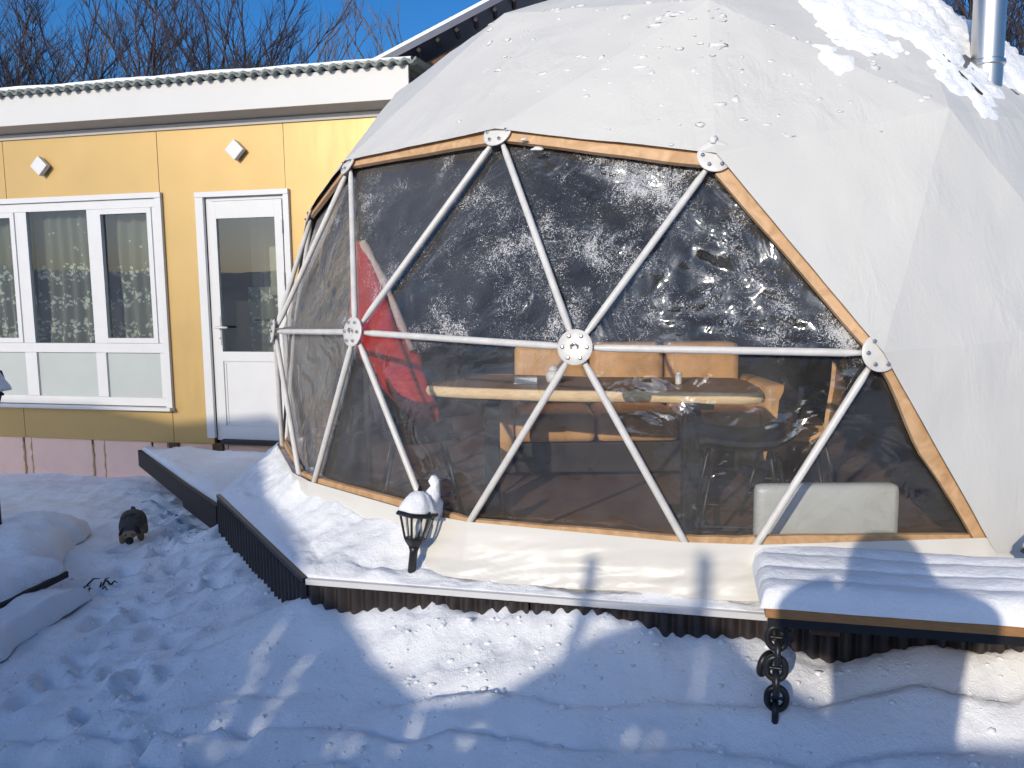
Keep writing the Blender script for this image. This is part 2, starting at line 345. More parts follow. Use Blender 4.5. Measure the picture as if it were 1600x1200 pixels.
def link_copy(o, parent=None, loc=None):
    c = o.copy(); col.objects.link(c); c.parent = parent
    ORG[c.name] = ORG.get(o.name, Vector())
    for ch in list(o.children): link_copy(ch, c)
    return c
# vectorised gradient noise
_rs = np.random.RandomState(3); _perm = _rs.permutation(256); _perm = np.concatenate([_perm, _perm]); _ga = _rs.rand(256)*2*np.pi
def pn(x, y, seed=0):
    x = np.asarray(x, float)+seed*17.31; y = np.asarray(y, float)-seed*9.77
    xi = np.floor(x).astype(int); yi = np.floor(y).astype(int); xf = x-xi; yf = y-yi
    u = xf*xf*xf*(xf*(xf*6-15)+10); v = yf*yf*yf*(yf*(yf*6-15)+10)
    def g(ix, iy, dx, dy):
        h = _ga[_perm[_perm[ix & 255]+(iy & 255)]]; return np.cos(h)*dx+np.sin(h)*dy
    a = g(xi, yi, xf, yf); b = g(xi+1, yi, xf-1, yf); c = g(xi, yi+1, xf, yf-1); d = g(xi+1, yi+1, xf-1, yf-1)
    return (a+(b-a)*u)+((c+(d-c)*u)-(a+(b-a)*u))*v
def fbm(x, y, oct=4, seed=0):
    s = 0; a = 1
    for i in range(oct): s = s+a*pn(x*2**i, y*2**i, seed+i); a *= .5
    return s

# ================================================================ SETTING
DECK_Z = .32
DA, DB = Vector((-1.91, 5.05)), Vector((-.94, 3.485))
DDIR = Vector((2.834, -.659)).normalized()          # along the front edge
DE = DB+DDIR*6.2
DW = Vector((-2.05, 6.80))
EDGE = [DW, DA, DB, DE]
def seg_dist(X, Y, a, b):
    d = b-a; t = np.clip(((X-a.x)*d.x+(Y-a.y)*d.y)/d.length_squared, 0, 1)
    return np.hypot(X-(a.x+t*d.x), Y-(a.y+t*d.y))
DOME_C = Vector((1.267, 6.065, .868))
def ground_h(X, Y):
    near = np.exp(-((X+.3)/9)**2-((Y-4)/9)**2)
    h = .05*fbm(X*.5, Y*.5, 3, 1)+.035*fbm(X*1.6, Y*1.6, 4, 5)
    h += near*(.022*fbm(X*5, Y*5, 5, 11)+.010*np.abs(fbm(X*14, Y*14, 3, 15)))
    # snow banked up against the deck
    df = seg_dist(X, Y, DB, DE); dl = seg_dist(X, Y, DA, DB)
    h += .285*np.exp(-(df/.42)**1.3)*(1+.4*pn(X*2.3, Y*.7, 31)); h = np.maximum(h, h-.285*np.exp(-(df/.42)**1.3)+.16*np.exp(-(dl/.3)**1.4)); h -= .0*np.exp(-((X-DB.x)/.35)**2-((Y-DB.y)/.35)**2)
    # trampled ruts across the foreground
    q = Y+.10*X+.13*fbm(X*1.1, Y*1.1, 3, 21)
    am = np.clip((3.02+.25*np.clip(-X-.2, 0, 1)-Y)/.2, 0, 1)*np.clip((X+3.4)/1.2, 0, 1)
    sq = np.mod(q*5.2, 1); w = np.sin(np.pi*np.clip(sq/.86, 0, 1)*.5)**1.2*np.clip((1-sq)/.14, 0, 1)
    h += am*(.062*w*np.clip(.45+1.7*pn(X*1.5, Y*2.2, 41), 0, 1.4)-.015)
    # crusty clods in the sunlit patch
    cl = np.exp(-((X-.05)/.75)**2-((Y-3.22)/.3)**2)
    h += cl*(.055*np.abs(fbm(X*7, Y*7, 4, 51))+.05*np.abs(fbm(X*2.5, Y*2.5, 2, 53)))
    # footprints on the path to the door
    rr = np.random.RandomState(5)
    path = [(-2.9, 6.5), (-2.55, 5.9), (-2.3, 5.3), (-2.2, 4.8), (-1.95, 4.3), (-1.9, 3.8), (-1.8, 3.3), (-1.5, 2.9), (-1.2, 2.6)]
    for (x0, y0), (x1, y1) in zip(path[:-1], path[1:]):
        for k in range(15):
            t = rr.rand(); px = x0+(x1-x0)*t+rr.randn()*.20; py = y0+(y1-y0)*t+rr.randn()*.08
            rad = .05+.045*rr.rand(); dep = .025+.04*rr.rand(); an = rr.rand()*3
            dx, dy = X-px, Y-py; u = dx*np.cos(an)+dy*np.sin(an); v = -dx*np.sin(an)+dy*np.cos(an)
            d2 = (u/rad)**2+(v/(rad*.65))**2
            h += np.where(d2 < 9, -dep*np.exp(-d2**2)+.35*dep*np.exp(-(np.sqrt(d2)-1.5)**2/.12)*(.5+pn(X*9, Y*9, 81)), 0)
    # drift below the snow covered boards on the left
    h += .10*np.exp(-((X+3.3)/.5)**2-((Y-3.6)/.8)**2)
    far = np.clip((np.hypot(X, Y-4)-8)/20, 0, 1)
    h = h*(1-far)+far*(.25*fbm(X*.05, Y*.05, 3, 61))
    # hillside under the trees and hills round the horizon
    rd = np.hypot(X, Y)
    h += np.clip((rd-9)/30, 0, 1)*np.clip(Y/12, 0, 1)*2.5
    h += np.clip((rd-250)/400, 0, 1)**1.2*(26+16*fbm(X*.004, Y*.004, 3, 71))
    h -= .06
    inside = np.clip((1.4-np.hypot(X-DOME_C.x, Y-DOME_C.y))/.2, 0, 1)
    h = np.where((np.hypot(X-DOME_C.x, Y-DOME_C.y) < 2.9), np.minimum(h, .1), h)
    return h
def gl(a, b, st, far):      # graded axis
    c = list(np.arange(a, b+1e-6, st)); s = st
    lo = [a]; hi = [c[-1]]
    while hi[-1] < far: s *= 1.25; hi.append(hi[-1]+s); lo.append(lo[-1]-s)
    return np.array(lo[1:][::-1]+c+hi[1:])
gx = gl(-4.8, 3.4, .024, 900); gy = gl(1.7, 7.6, .024, 900)
GX, GY = np.meshgrid(gx, gy, indexing='ij'); GZ = ground_h(GX, GY)
me = bpy.data.meshes.new('snow_ground'); nx, ny = GX.shape
vv = np.stack([GX, GY, GZ], -1).reshape(-1, 3)
ii = (np.arange(nx-1)[:, None]*ny+np.arange(ny-1)[None, :]).reshape(-1)
ff = np.stack([ii, ii+ny, ii+ny+1, ii+1], -1)
me.vertices.add(len(vv)); me.vertices.foreach_set('co', vv.ravel().astype(np.float32))
me.loops.add(ff.size); me.loops.foreach_set('vertex_index', ff.ravel().astype(np.int32))
me.polygons.add(len(ff)); me.polygons.foreach_set('loop_start', (np.arange(len(ff))*4).astype(np.int32)); me.polygons.foreach_set('loop_total', np.full(len(ff), 4, np.int32))
me.update(); me.validate(); me.shade_smooth(); me.materials.append(MT['snow'])
go = bpy.data.objects.new('snow_ground', me); col.objects.link(go); tag(go, kind='structure', label='trodden blue-shaded snow covering the yard')
def gz(x, y): return float(ground_h(np.array([x]), np.array([y]))[0])

m_v, m_f = [], []; rr = random.Random(21); bm = bmesh.new(); bmesh.ops.create_icosphere(bm, subdivisions=1, radius=1); iv_ = [v.co.copy() for v in bm.verts]; if_ = [tuple(v.index for v in f.verts) for f in bm.faces]; bm.free()
cx_, cy_ = [], []
for k in range(1500):
    q = rr.random()
    if q < .4: x, y = rr.gauss(-1.9, .45), rr.uniform(2.5, 6.3)
    elif q < .9: x, y = rr.uniform(-1.8, 1.9), rr.uniform(2.4, 3.3)
    else: x, y = rr.gauss(.1, .5), rr.gauss(3.2, .18)
    cx_.append(x); cy_.append(y)
cz_ = ground_h(np.array(cx_), np.array(cy_))
for k, (x, y, z) in enumerate(zip(cx_, cy_, cz_)):
    if (Vector((x, y))-DB).dot(Vector((-DDIR.y, DDIR.x))) > -.03 and x > DB.x: continue
    r_ = .004+.012*rr.random()**3; n0 = len(m_v)
    for c in iv_:
        c2 = c*(1+.6*mn.noise(c*1.3+Vector((k*1.7, 0, 0)))); m_v.append((x+c2.x*r_*1.2, y+c2.y*r_, z+c2.z*r_*.7+r_*.2))
    m_f += [tuple(i+n0 for i in f) for f in if_]
cm_ = bpy.data.meshes.new('snow_crumbs'); cm_.from_pydata(m_v, [], m_f); cm_.shade_smooth(); cm_.materials.append(MT['snow']); co_ = bpy.data.objects.new('snow_crumbs', cm_); col.objects.link(co_)
co_['kind'] = 'stuff'; co_['label'] = 'loose crumbs of kicked-up snow on the trodden yard'; co_['category'] = 'snow'

# ================================================================ YELLOW HOUSE
HA = R(13); HU = Vector((math.cos(HA), -math.sin(HA), 0)); HN = Vector((-math.sin(HA), -math.cos(HA), 0)); W0 = Vector((-2.67, 7.0, 0))
def H(u, d, z): return W0+HU*u+HN*d+Vector((0, 0, z))
house = thing('yellow_house', 'low yellow panelled house with white window and door beside the dome', 'house', tuple(H(-2, -1.5, 0)))
def hb(name, mat, a, b, parent=house, bevel=0):
    return MB().fbox(H, a, b).build(name, mat, parent, bevel=bevel, fix=True)
def wall_panel(poly, t=.03):        # polygon in (u,z) extruded
    m = MB(); n = len(poly)
    m.add([H(u, -t, z) for u, z in poly]+[H(u, 0, z) for u, z in poly],
          [tuple(range(n)), tuple(range(n, 2*n))[::-1]]+[(i, (i+1) % n, n+(i+1) % n, n+i) for i in range(n)])
    return m.build('wall_panel', 'gold', house, fix=True)
ZB, ZT = .30, 3.10; g = .003
wall_panel([(-6.6, ZB), (-4.05-g, ZB), (-4.05-g, ZT), (-6.6, ZT)])
wall_panel([(-4.05+g, ZB), (-2.02-g, ZB), (-2.02-g, .62), (-4.05+g, .62)])
wall_panel([(-4.05+g, 2.50), (-2.02-g, 2.50), (-2.02-g, ZT), (-4.05+g, ZT)])
wall_panel([(-2.02+g, ZB), (-.41-g, ZB), (-.41-g, .62), (-2.02+g, .62)])
wall_panel([(-2.02+g, 2.50), (-.41-g, 2.50), (-.41-g, ZT), (-2.02+g, ZT)])
wall_panel([(-.41+g, ZB), (.0, ZB), (.0, 2.47), (.80, 2.47), (.80-g, ZT), (-.41+g, ZT)])
wall_panel([(.80+g, ZB), (.93, ZB), (.93, 1.75), (1.28, 2.25), (1.75, 2.86), (1.95, ZT), (.80+g, ZT)])
# screws beside the panel joints
scr = None
for u in (-.41, .80):
    for z in (2.62, 2.78, 2.95):
        for du in (-.02, .025):
            c = H(u+du, .002, z)
            if scr is None:
                scr = MB().lathe([(.006, 0), (.006, .003), (.002, .004)], 8).build('screw', 'steel', house); scr.rotation_euler = (R(90), 0, -HA)
                sc = scr
            else: sc = scr.copy(); col.objects.link(sc)
            sc.location = c-ORG[house.name]
# foundation of pink foam boards
xs = [-6.6, -5.3, -4.1, -3.4, -2.07, -1.98, -1.30, -1.17, -.66, -.50, .02, .12, .93]
for a, b in zip(xs[:-1], xs[1:]):
    d = -.02 if (b-a) > .3 else -.03
    hb('foam_board', 'pink_foam', (a+.008, d-.05, -.25), (b-.008, d, .298))
for x in xs[1:-1]:
    m = MB(); P = []
    m.tube([H(x+.006*math.sin(k*2.3+x), -.026, -.2+k*.05) for k in range(10)], [.011+.004*math.sin(k*3+x*5) for k in range(10)], 6)
    m.build('foam_bead', 'foam_seam', house, smooth=True)
for u in (-.42, .03): hb('wood_block', 'brown_plank', (u-.05, -.02, .17), (u+.05, .004, .298))
# body behind the wall
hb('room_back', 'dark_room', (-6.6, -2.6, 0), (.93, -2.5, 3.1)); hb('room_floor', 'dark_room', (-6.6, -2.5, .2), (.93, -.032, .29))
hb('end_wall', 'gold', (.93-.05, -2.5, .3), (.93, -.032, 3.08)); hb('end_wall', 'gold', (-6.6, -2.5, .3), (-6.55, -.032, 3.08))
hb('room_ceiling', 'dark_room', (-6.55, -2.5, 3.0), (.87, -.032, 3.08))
# eaves
hb('wall_trim', 'soffit', (-6.6, .001, 3.045), (1.95, .018, 3.088))
MB().add([H(u, d, z) for u in (-6.6, 1.97) for d, z in ((-.03, 3.090), (.182, 3.128), (.182, 3.140), (-.03, 3.102))], [(0, 1, 2, 3), (7, 6, 5, 4), (0, 4, 5, 1), (1, 5, 6, 2), (2, 6, 7, 3), (3, 7, 4, 0)]).build('soffit', 'soffit', house, fix=True)
hb('fascia', 'white_fascia', (-6.6, .184, 3.124), (1.99, .203, 3.372))
m = MB(); P = []; nu = 900
for i in range(nu):
    u = -6.6+8.68*i/(nu-1); w = math.sin(2*math.pi*u/.098); z = .020*(abs(w)**.6)*(1 if w > 0 else -1)*.75
    for d, zz in ((.20, 3.378), (.262, 3.378), (.266, 3.398), (.1, 3.408), (-.6, 3.46), (-2.8, 3.60)): P.append(H(u, d, zz+z))
m.grid(P, nu, 6); rf = m.build('roof', 'roof_tile', house, smooth=True, angle=50)
m = MB(); P = []
for i in range(300):
    u = -6.6+8.62*i/299; e = .02*mn.noise((u*2.2, 0, 0))+.012*mn.noise((u*9, 3, 0))
    hh = .040+.014*mn.noise((u*1.3, 7, 0))-.010*max(0, u-.2)
    for d, z in ((.17, 3.402), (.235+e, 3.415), (.228+e, 3.418+hh*.55), (.17+e, 3.42+hh), (0, 3.44+hh*1.2), (-1, 3.50+hh*1.5), (-2.7, 3.61+hh*1.5), (-2.75, 3.58)): P.append(H(u, d, z))
m.grid(P, 300, 8); tag(m.build('roof_snow', 'snow', smooth=True), 'thin snow blanket along the tiled eave of the yellow house', 'snow', kind='stuff')
# window
win = hb('window', 'white_pvc', (-4.05, -.028, .63), (-.40, -.02, .70))       # bottom rail, carries the rest
hb('window_frame', 'white_pvc', (-4.05, -.03, 2.40), (-.455, .012, 2.475), win); hb('casing', 'white_pvc', (-4.10, .004, 2.477), (-.383, .038, 2.522), win)
hb('casing', 'white_pvc', (-.443, .004, .605), (-.383, .036, 2.475), win); hb('casing', 'white_pvc', (-4.10, .004, .605), (-4.05, .036, 2.475), win)
hb('window_sill', 'white_pvc', (-4.10, .004, .598), (-.375, .085, .625), win)
hb('window_frame', 'white_pvc', (-4.05, -.03, .632), (-.455, .013, .706), win); hb('window_frame', 'white_pvc', (-4.05, -.03, 1.115), (-.455, .012, 1.20), win)
for a, b in ((-.495, -.445), (-1.165, -1.06), (-1.94, -1.815), (-2.72, -2.60), (-3.4, -3.3), (-4.05, -3.98)):
    hb('mullion', 'white_pvc', (a, -.03, .708), (b, .010, 1.113), win); hb('mullion', 'white_pvc', (a, -.03, 1.202), (b, .010, 2.398), win)
cols_ = [(-1.06, -.495, 1), (-1.815, -1.165, 0), (-2.60, -1.94, 1), (-3.30, -2.72, 0), (-3.98, -3.40, 1)]
for a, b, sash in cols_:
    w = .045 if sash else .006
    if sash:
        hb('sash', 'white_pvc', (a+.001, -.02, 1.203), (a+w, .022, 2.397), win); hb('sash', 'white_pvc', (b-w, -.02, 1.203), (b-.001, .022, 2.397), win)
        hb('sash', 'white_pvc', (a+w+.0005, -.02, 1.203), (b-w-.0005, .022, 1.203+w), win); hb('sash', 'white_pvc', (a+w+.0005, -.02, 2.397-w), (b-w-.0005, .022, 2.397), win)
    hb('pane', 'glass', (a+w-.003, -.016, 1.2), (b-w+.003, -.010, 2.4), win)
    hb('frosted_pane', 'frosted', (a, -.018, .706), (b, -.010, 1.116), win)
for (a, b), lab in (((-1.14, -.47), 'white lace curtain with flower bands behind the right sash of the window'), ((-1.9, -1.16), 'white lace curtain with flower bands behind the middle pane of the window'), ((-4.0, -1.93), 'white lace curtain with flower bands at the far sash of the window')):
    m = MB(); P = []; nu = int(abs(b-a)/.008)
    for i in range(nu):
        u = a+(b-a)*i/(nu-1)
        for j in range(24):
            z = 1.12+1.3*j/23; s = 1-.35*(j/23)
            P.append(H(u+.02*mn.noise((u*3, z, 2)), -.14+s*(.028*math.sin(u*46+1.6*mn.noise((u*2, z*.8, 5))*2)+.02*mn.noise((u*5, z*1.5, 1))), z))
    m.grid(P, nu, 24); tag(m.build('lace_curtain', 'lace', smooth=True), lab, 'curtain', 'lace curtains in the house window')
# door
door = hb('door', 'white_pvc', (.098, -.026, .352), (.135, .0085, 2.425))      # leaf stile, carries the rest
hb('casing', 'white_pvc', (-.045, .003, .36), (.03, .035, 2.46), door); hb('casing', 'white_pvc', (.79, .003, .36), (.838, .035, 2.46), door); hb('casing', 'white_pvc', (-.045, .003, 2.462), (.838, .04, 2.505), door)
hb('door_frame', 'white_pvc', (.035, -.03, .34), (.092, -.004, 2.46), door); hb('door_frame', 'white_pvc', (.765, -.03, .34), (.789, -.004, 2.46), door); hb('door_frame', 'white_pvc', (.093, -.03, 2.43), (.764, -.004, 2.46), door)
hb('door_stile', 'white_pvc', (.69, -.026, .352), (.76, .0085, 2.425), door); hb('door_rail', 'white_pvc', (.1355, -.026, 2.28), (.6895, .0085, 2.425), door)
hb('door_rail', 'white_pvc', (.1355, -.026, 1.045), (.6895, .0085, 1.13), door); hb('door_rail', 'white_pvc', (.1355, -.026, .352), (.6895, .0085, .47), door)
hb('door_panel', 'white_pvc', (.134, -.018, .468), (.692, -.004, 1.047), door); hb('door_bead', 'white_pvc', (.15, -.004, .49), (.158, .003, 1.03), door)
hb('pane', 'glass', (.133, -.014, 1.128), (.692, -.008, 2.282), door); hb('threshold', 'threshold', (.095, -.03, .31), (.79, .05, .349), door)
hd = hb('door_handle', 'white_pvc', (.106, .009, 1.19), (.130, .016, 1.44), door, .003)
MB().tube([H(.118, .012, 1.345), H(.118, .06, 1.345), H(.13, .066, 1.345), H(.225, .06, 1.343)], [.011, .011, .011, .009], 10).build('lever', 'white_pvc', hd, smooth=True)
MB().tube([H(.118, .012, 1.25), H(.118, .024, 1.25)], .008, 10).build('lock', 'steel', hd)
for z in (2.20, 1.76, .6): hb('hinge', 'white_pvc', (.755, .009, z-.055), (.772, .034, z+.055), door, .004)
m = MB(); P = []
for i in range(60):
    u = .10+.62*i/59
    for j in range(12):
        z = .95+.75*j/11; P.append(H(u, -.5+.02*math.sin(u*60), z))
m.grid(P, 60, 12); tag(m.build('cafe_curtain', 'lace', smooth=True), 'patterned curtain low behind the door glass', 'curtain')
tag(MB().grid([H(.08+.66*i/19, -.62+.008*math.sin(i*2.1), 1.62+.72*j/7) for i in range(20) for j in range(8)], 20, 8).build('door_blind', pm('blind_cloth', (.34, .34, .30), .9, var=.1), smooth=True), 'plain grey blind behind the upper door glass', 'blind')
tag(MB().fbox(H, (.10, -.9, 1.38), (.62, -.5+.0, 1.40)).build('shelf', 'dark_wood', fix=True), 'dark shelf seen through the door glass', 'shelf')
# diamond wall lamps
for u, z, lab in ((-1.585, 2.795, 'white diamond-shaped wall lamp above the house window'), (.375, 2.84, 'white diamond-shaped wall lamp above the house door')):
    t = thing('wall_lamp', lab, 'wall lamp', tuple(H(u, 0, z)), 'diamond wall lamps')
    def DF(a, b, c, u=u, z=z): return H(u+(a-c)*.7071, b, z+(a+c)*.7071)
    MB().fbox(DF, (-.05, .0, -.05), (.05, .018, .05)).build('back_plate', 'grey_flash', t, fix=True)
    MB().fbox(DF, (-.062, .018, -.062), (.062, .07, .062)).build('lamp_shade', 'white_pvc', t, bevel=.006, fix=True)

# ================================================================ DECK
deck = thing('deck', 'raised timber deck under the dome with dark ribbed metal skirting', 'deck', (DB.x, DB.y, 0))
cx = DOME_C
poly = [DW, DA, DB, DE, Vector((5.2, 9.2)), Vector((-1.2, 9.4))]
pin = [DW+Vector((.02, 0)), DA+Vector((.03, .0)), DB+Vector((.015, .03)), DE+Vector((0, .03)), poly[4], poly[5]]
MB().prism(pin, .12, DECK_Z-.004).build('deck_top', 'dark_wood', deck, fix=True)
def sheet(a, b, mat='brown_sheet', zt=.305):
    d = (b-a); L_ = d.length; d = d.normalized(); nrm = Vector((d.y, -d.x))
    n = max(4, int(L_/.0055)); P = []
    for i in range(n+1):
        s = L_*i/n; ph = (s/.066) % 1
        w = .5-.5*math.cos(2*math.pi*ph); w = w**.8
        for z in (-.25, zt):
            q = a+d*s+nrm*(.001+.026*w); P.append((q.x, q.y, z))
    return MB().grid(P, n+1, 2).build('skirting_sheet', mat, deck, smooth=True)
for a, b in ((DW, DA), (DA, DB), (DB, DE)):
    L_ = (b-a).length; n = max(1, round(L_/1.06)); d = (b-a)/n
    for k in range(n): sheet(a+d*(k+.002), a+d*(k+.998))
for a, b, mt in ((DA, DB, 'black_metal'), (DB, DE, 'white_pvc')):
    d = (b-a).normalized(); nr = Vector((d.y, -d.x)); L_ = (b-a).length
    def FR(u, v, w, a=a, d=d, nr=nr): q = a+d*u+nr*v; return Vector((q.x, q.y, w))
    MB().fbox(FR, (.002, -.03, .307), (L_-.004, .022, DECK_Z+.012)).build('edge_trim', mt, deck, fix=True)
# snow on the deck, banked from the edge to the dome skirt
pts = []; acc = 0
for a, b in zip(EDGE[:-1], EDGE[1:]):
    L_ = (b-a).length; n = int(L_/.025)
    for k in range(n): pts.append((a+(b-a)*(k/n), b))
pts.append((DE, DE)); P = []; nv = 44
for k, (p, _) in enumerate(pts):
    dc = Vector((p.x-cx.x, p.y-cx.y)); L_ = dc.length; dc /= L_; q = Vector((cx.x, cx.y))+dc*2.80
    left = max(0, min(1, (p.y-3.6)/.8))
    for j in range(nv):
        t = (j/(nv-1))**1.25; x = p.x+(q.x-p.x)*t; y = p.y+(q.y-p.y)*t
        dist = (L_-2.80)*t
        e = min(1, dist/(.10+.06*left)); e = e*(2-e)
        th = (.022+.06*left+.03*mn.noise((x*2.1, y*2.1, 4)) + .024*mn.fractal((x*8, y*8, 1), .9, 2, 5))*e
        bank = (.13*max(0, min(1, (.95-x)/1.5))+.012)*max(0, min(1, (dist-.12)/max(.05, L_-3.08)))
        P.append((x, y, DECK_Z+.014+max(.0, th)+bank*e-(.03 if j == nv-1 else 0)-(.012 if j == 0 else 0)))
m = MB().grid(P, len(pts), nv)
tag(m.build('deck_snow', 'snow', smooth=True), 'snow lying on the deck round the foot of the dome', 'snow', kind='stuff')
# lower step in front of the house door
step = thing('door_step', 'low dark-edged platform in front of the white door', 'platform', (-2.6, 6.2, 0))
sp = [Vector((-3.24, 6.86)), Vector((-2.43, 5.77)), Vector((-1.925, 5.09)), Vector((-2.07, 6.80)), Vector((-2.3, 6.86))]
sp[4] = Vector(H(.02+.9, .06, 0)[:2]); sp[0] = Vector(H(-.68, .10, 0)[:2])
MB().prism(sp, .15, .235).build('step_top', 'dark_wood', step, fix=True)
for a, b, zb in ((sp[0], sp[1], .10), (sp[1], sp[2], .06)):
    d = (b-a).normalized(); nr = Vector((d.y, -d.x))
    def FR(u, v, w, a=a, d=d, nr=nr): q = a+d*u+nr*v; return Vector((q.x, q.y, w))
    MB().fbox(FR, (.0, .002, zb), ((b-a).length-.003, .03, .245)).build('fascia_board', 'dark_wood', step, fix=True)
m = MB(); P = []; n = 60
for i in range(n):
    s = i/(n-1); a = sp[0].lerp(sp[1], min(1, s*1.66)) if s < .6 else sp[1].lerp(sp[2], (s-.6)/.4); b = sp[0].lerp(sp[4], s) if s < .9 else sp[4].lerp(sp[3], (s-.9)/.1)
    for j in range(30):
        t = j/29; q = a.lerp(b, t*.98+.01); e = min(1, min(t, 1.0-t)*9, i/3); e = e*(2-e)
        P.append((q.x, q.y, .237+e*(.045+.03*mn.noise((q.x*3, q.y*3, 9))+.012*mn.fractal((q.x*10, q.y*10, 3), 1, 2, 3))))
m.grid(P, n, 30); tag(m.build('step_snow', 'snow', smooth=True), 'snow lying on the low platform before the door', 'snow', kind='stuff')

# ================================================================ DOME
ROT = R(189.738); SQ = .966; DR = 3.0
V = [Vector((0, 0, 1))]; k5 = 5**.5
for k in range(5): V.append(Vector((2/k5*math.cos(2*math.pi*k/5), 2/k5*math.sin(2*math.pi*k/5), 1/k5)))
for k in range(5): V.append(Vector((2/k5*math.cos(2*math.pi*(k+.5)/5), 2/k5*math.sin(2*math.pi*(k+.5)/5), -1/k5)))
V.append(Vector((0, 0, -1)))
faces20 = [(a, b, c) for a in range(12) for b in range(a+1, 12) for c in range(b+1, 12)
           if (V[a]-V[b]).length < 1.06 and (V[b]-V[c]).length < 1.06 and (V[a]-V[c]).length < 1.06]
nodes = []; key = {}
def node(p):
    p = p.normalized(); k = (round(p.x, 3)+0., round(p.y, 3)+0., round(p.z, 3)+0.)
    if k not in key: key[k] = len(nodes); nodes.append(p)
    return key[k]
tris = []
for a, b, c in faces20:
    ix = {}
    for i in range(4):
        for j in range(4-i): ix[(i, j)] = node((V[a]*i+V[b]*j+V[c]*(3-i-j))/3)
    for i in range(3):
        for j in range(3-i):
            tris.append((ix[(i, j)], ix[(i+1, j)], ix[(i, j+1)]))
            if i+j < 2: tris.append((ix[(i+1, j)], ix[(i+1, j+1)], ix[(i, j+1)]))
tris = [t for t in tris if min(nodes[i].z for i in t) > -.2]
def W(p, s=1.0):
    x = p.x*math.cos(ROT)-p.y*math.sin(ROT); y = p.x*math.sin(ROT)+p.y*math.cos(ROT)
    return DOME_C+Vector((x*DR*s, y*DR*s, p.z*DR*SQ*s))
NW = [W(p) for p in nodes]
def find(pol, az):
    p = Vector((math.sin(R(pol))*math.cos(R(az)), math.sin(R(pol))*math.sin(R(az)), math.cos(R(pol))))
    return min(range(len(nodes)), key=lambda i: (nodes[i]-p).length)
RT = [(63.43, 0), (59.01, 22.39), (59.01, 49.61)]; RM = [(80.12, 11.82), (79.19, 36), (80.12, 60.18)]; RG = [(99.88, 24.18), (99.88, 47.82), (100.81, 72)]
def rn(L, i): i += 1; p, a = L[i % 3]; return find(p, a+72*(i//3))
T_ = {i: rn(RT, i) for i in range(-3, 6)}; M_ = {i: rn(RM, i) for i in range(-3, 6)}; G_ = {i: rn(RG, i) for i in range(-3, 6)}
# nudge the nodes seen round the window (surveyed from the photograph, same depth)
for nd, px, py in ((T_[0], 548, 257), (T_[1], 780, 210), (T_[2], 1117, 247), (M_[-1], 430, 518), (M_[0], 555, 519), (M_[1], 900, 543), (M_[2], 1372, 552)):
    NW[nd] = aty(px, py, NW[nd].y)
clear = [(M_[-1], T_[0], M_[0]), (T_[0], M_[0], T_[1]), (M_[0], T_[1], M_[1]), (T_[1], M_[1], T_[2]), (M_[1], T_[2], M_[2]), (M_[-1], T_[-1], T_[0]), (M_[-2], T_[-1], M_[-1]),
         (M_[-1], G_[-1], M_[0]), (G_[-1], M_[0], G_[0]), (M_[0], G_[0], M_[1]), (G_[0], M_[1], G_[1]), (M_[1], G_[1], M_[2]), (G_[1], M_[2], G_[2]), (G_[-2], M_[-1], G_[-1]), (M_[-2], G_[-2], M_[-1])]
clearset = {frozenset(c) for c in clear}
def sc_(p, s): return DOME_C+(p-DOME_C)*s
dome = thing('geodesic_dome', 'white fabric geodesic dome tent with clear triangular window panels', 'dome tent', (cx.x, cx.y, DECK_Z))
ZCUT = .575
def tri_mesh(t, s, n, fn):
    A, B, C_ = (sc_(NW[i], s) for i in t); nrm = (B-A).cross(C_-A).normalized()
    if nrm.dot((A+B+C_)/3-DOME_C) < 0: B, C_ = C_, B; nrm = -nrm
    m = MB(); idx = {}
    for i in range(n+1):
        for j in range(n+1-i):
            b0, b1 = i/n, j/n; b2 = 1-b0-b1; p = A*b0+B*b1+C_*b2
            idx[(i, j)] = len(m.v); m.v.append(tuple(p+(p-DOME_C).normalized()*fn(p, b0, b1, b2)))
    for i in range(n):
        for j in range(n-i):
            m.f.append((idx[(i, j)], idx[(i+1, j)], idx[(i, j+1)]))
            if i+j < n-1: m.f.append((idx[(i+1, j)], idx[(i+1, j+1)], idx[(i, j+1)]))
    a, b, c = m.f[0]; v = [Vector(m.v[q]) for q in (a, b, c)]
    if (v[1]-v[0]).cross(v[2]-v[0]).dot(v[0]-DOME_C) < 0: m.f = [f[::-1] for f in m.f]
    return m
def f_cover(p, b0, b1, b2):
    w = min(1, min(b0, b1, b2)*14)
    sag = .006*(b0*b1*b2*27)
    wr = .007*mn.fractal(p*3.2, 1, 2, 3)
    # drag folds running down from the nodes
    r = max(b0, b1, b2)
    fold = .0045*mn.noise(Vector((p.x*9, p.y*9, p.z*2.2)))*(.4+.6*max(0, r-.45)*2)
    return sag+wr+fold*w
def f_film(p, b0, b1, b2):
    w = min(1, min(b0, b1, b2)*8)
    k = .6+1.5*max(0, min(1, (p.x-.3)/.5))*(1 if p.z > 1.35 else .25)
    g2 = (.35+1.1*max(0, min(1, (p.x-.2)/.5))*(1 if p.z > 1.35 else .3))
    sd = round(p.z, 0)*3.7; tot = 0
    for q, (x, y, z) in enumerate(((b0, b1, b2), (b1, b2, b0), (b2, b0, b1))):
        if y+z > 1e-4:
            a_ = y/(y+z); g2f = .009*min(1, (y+z)*2.5)*max(0, x)**.7
            fold_ = mn.noise(Vector((a_*9+q*7.3+sd, p.z*1.1, p.x*1.3)))
            tot = tot+g2f*(abs(fold_)*2-.4)*g2*1.5
    return w*tot+w*.009*g2*mn.noise(Vector((p.x*7+p.z*5, p.y*6, p.z*8-p.x*4)))+w*(.010*k*mn.fractal(Vector((p.x*2.6+p.z*1.4, p.y*3.1, p.z*4.5-p.x*1.5)), 1, 2, 3)-.012)
liner = MB(); under = []
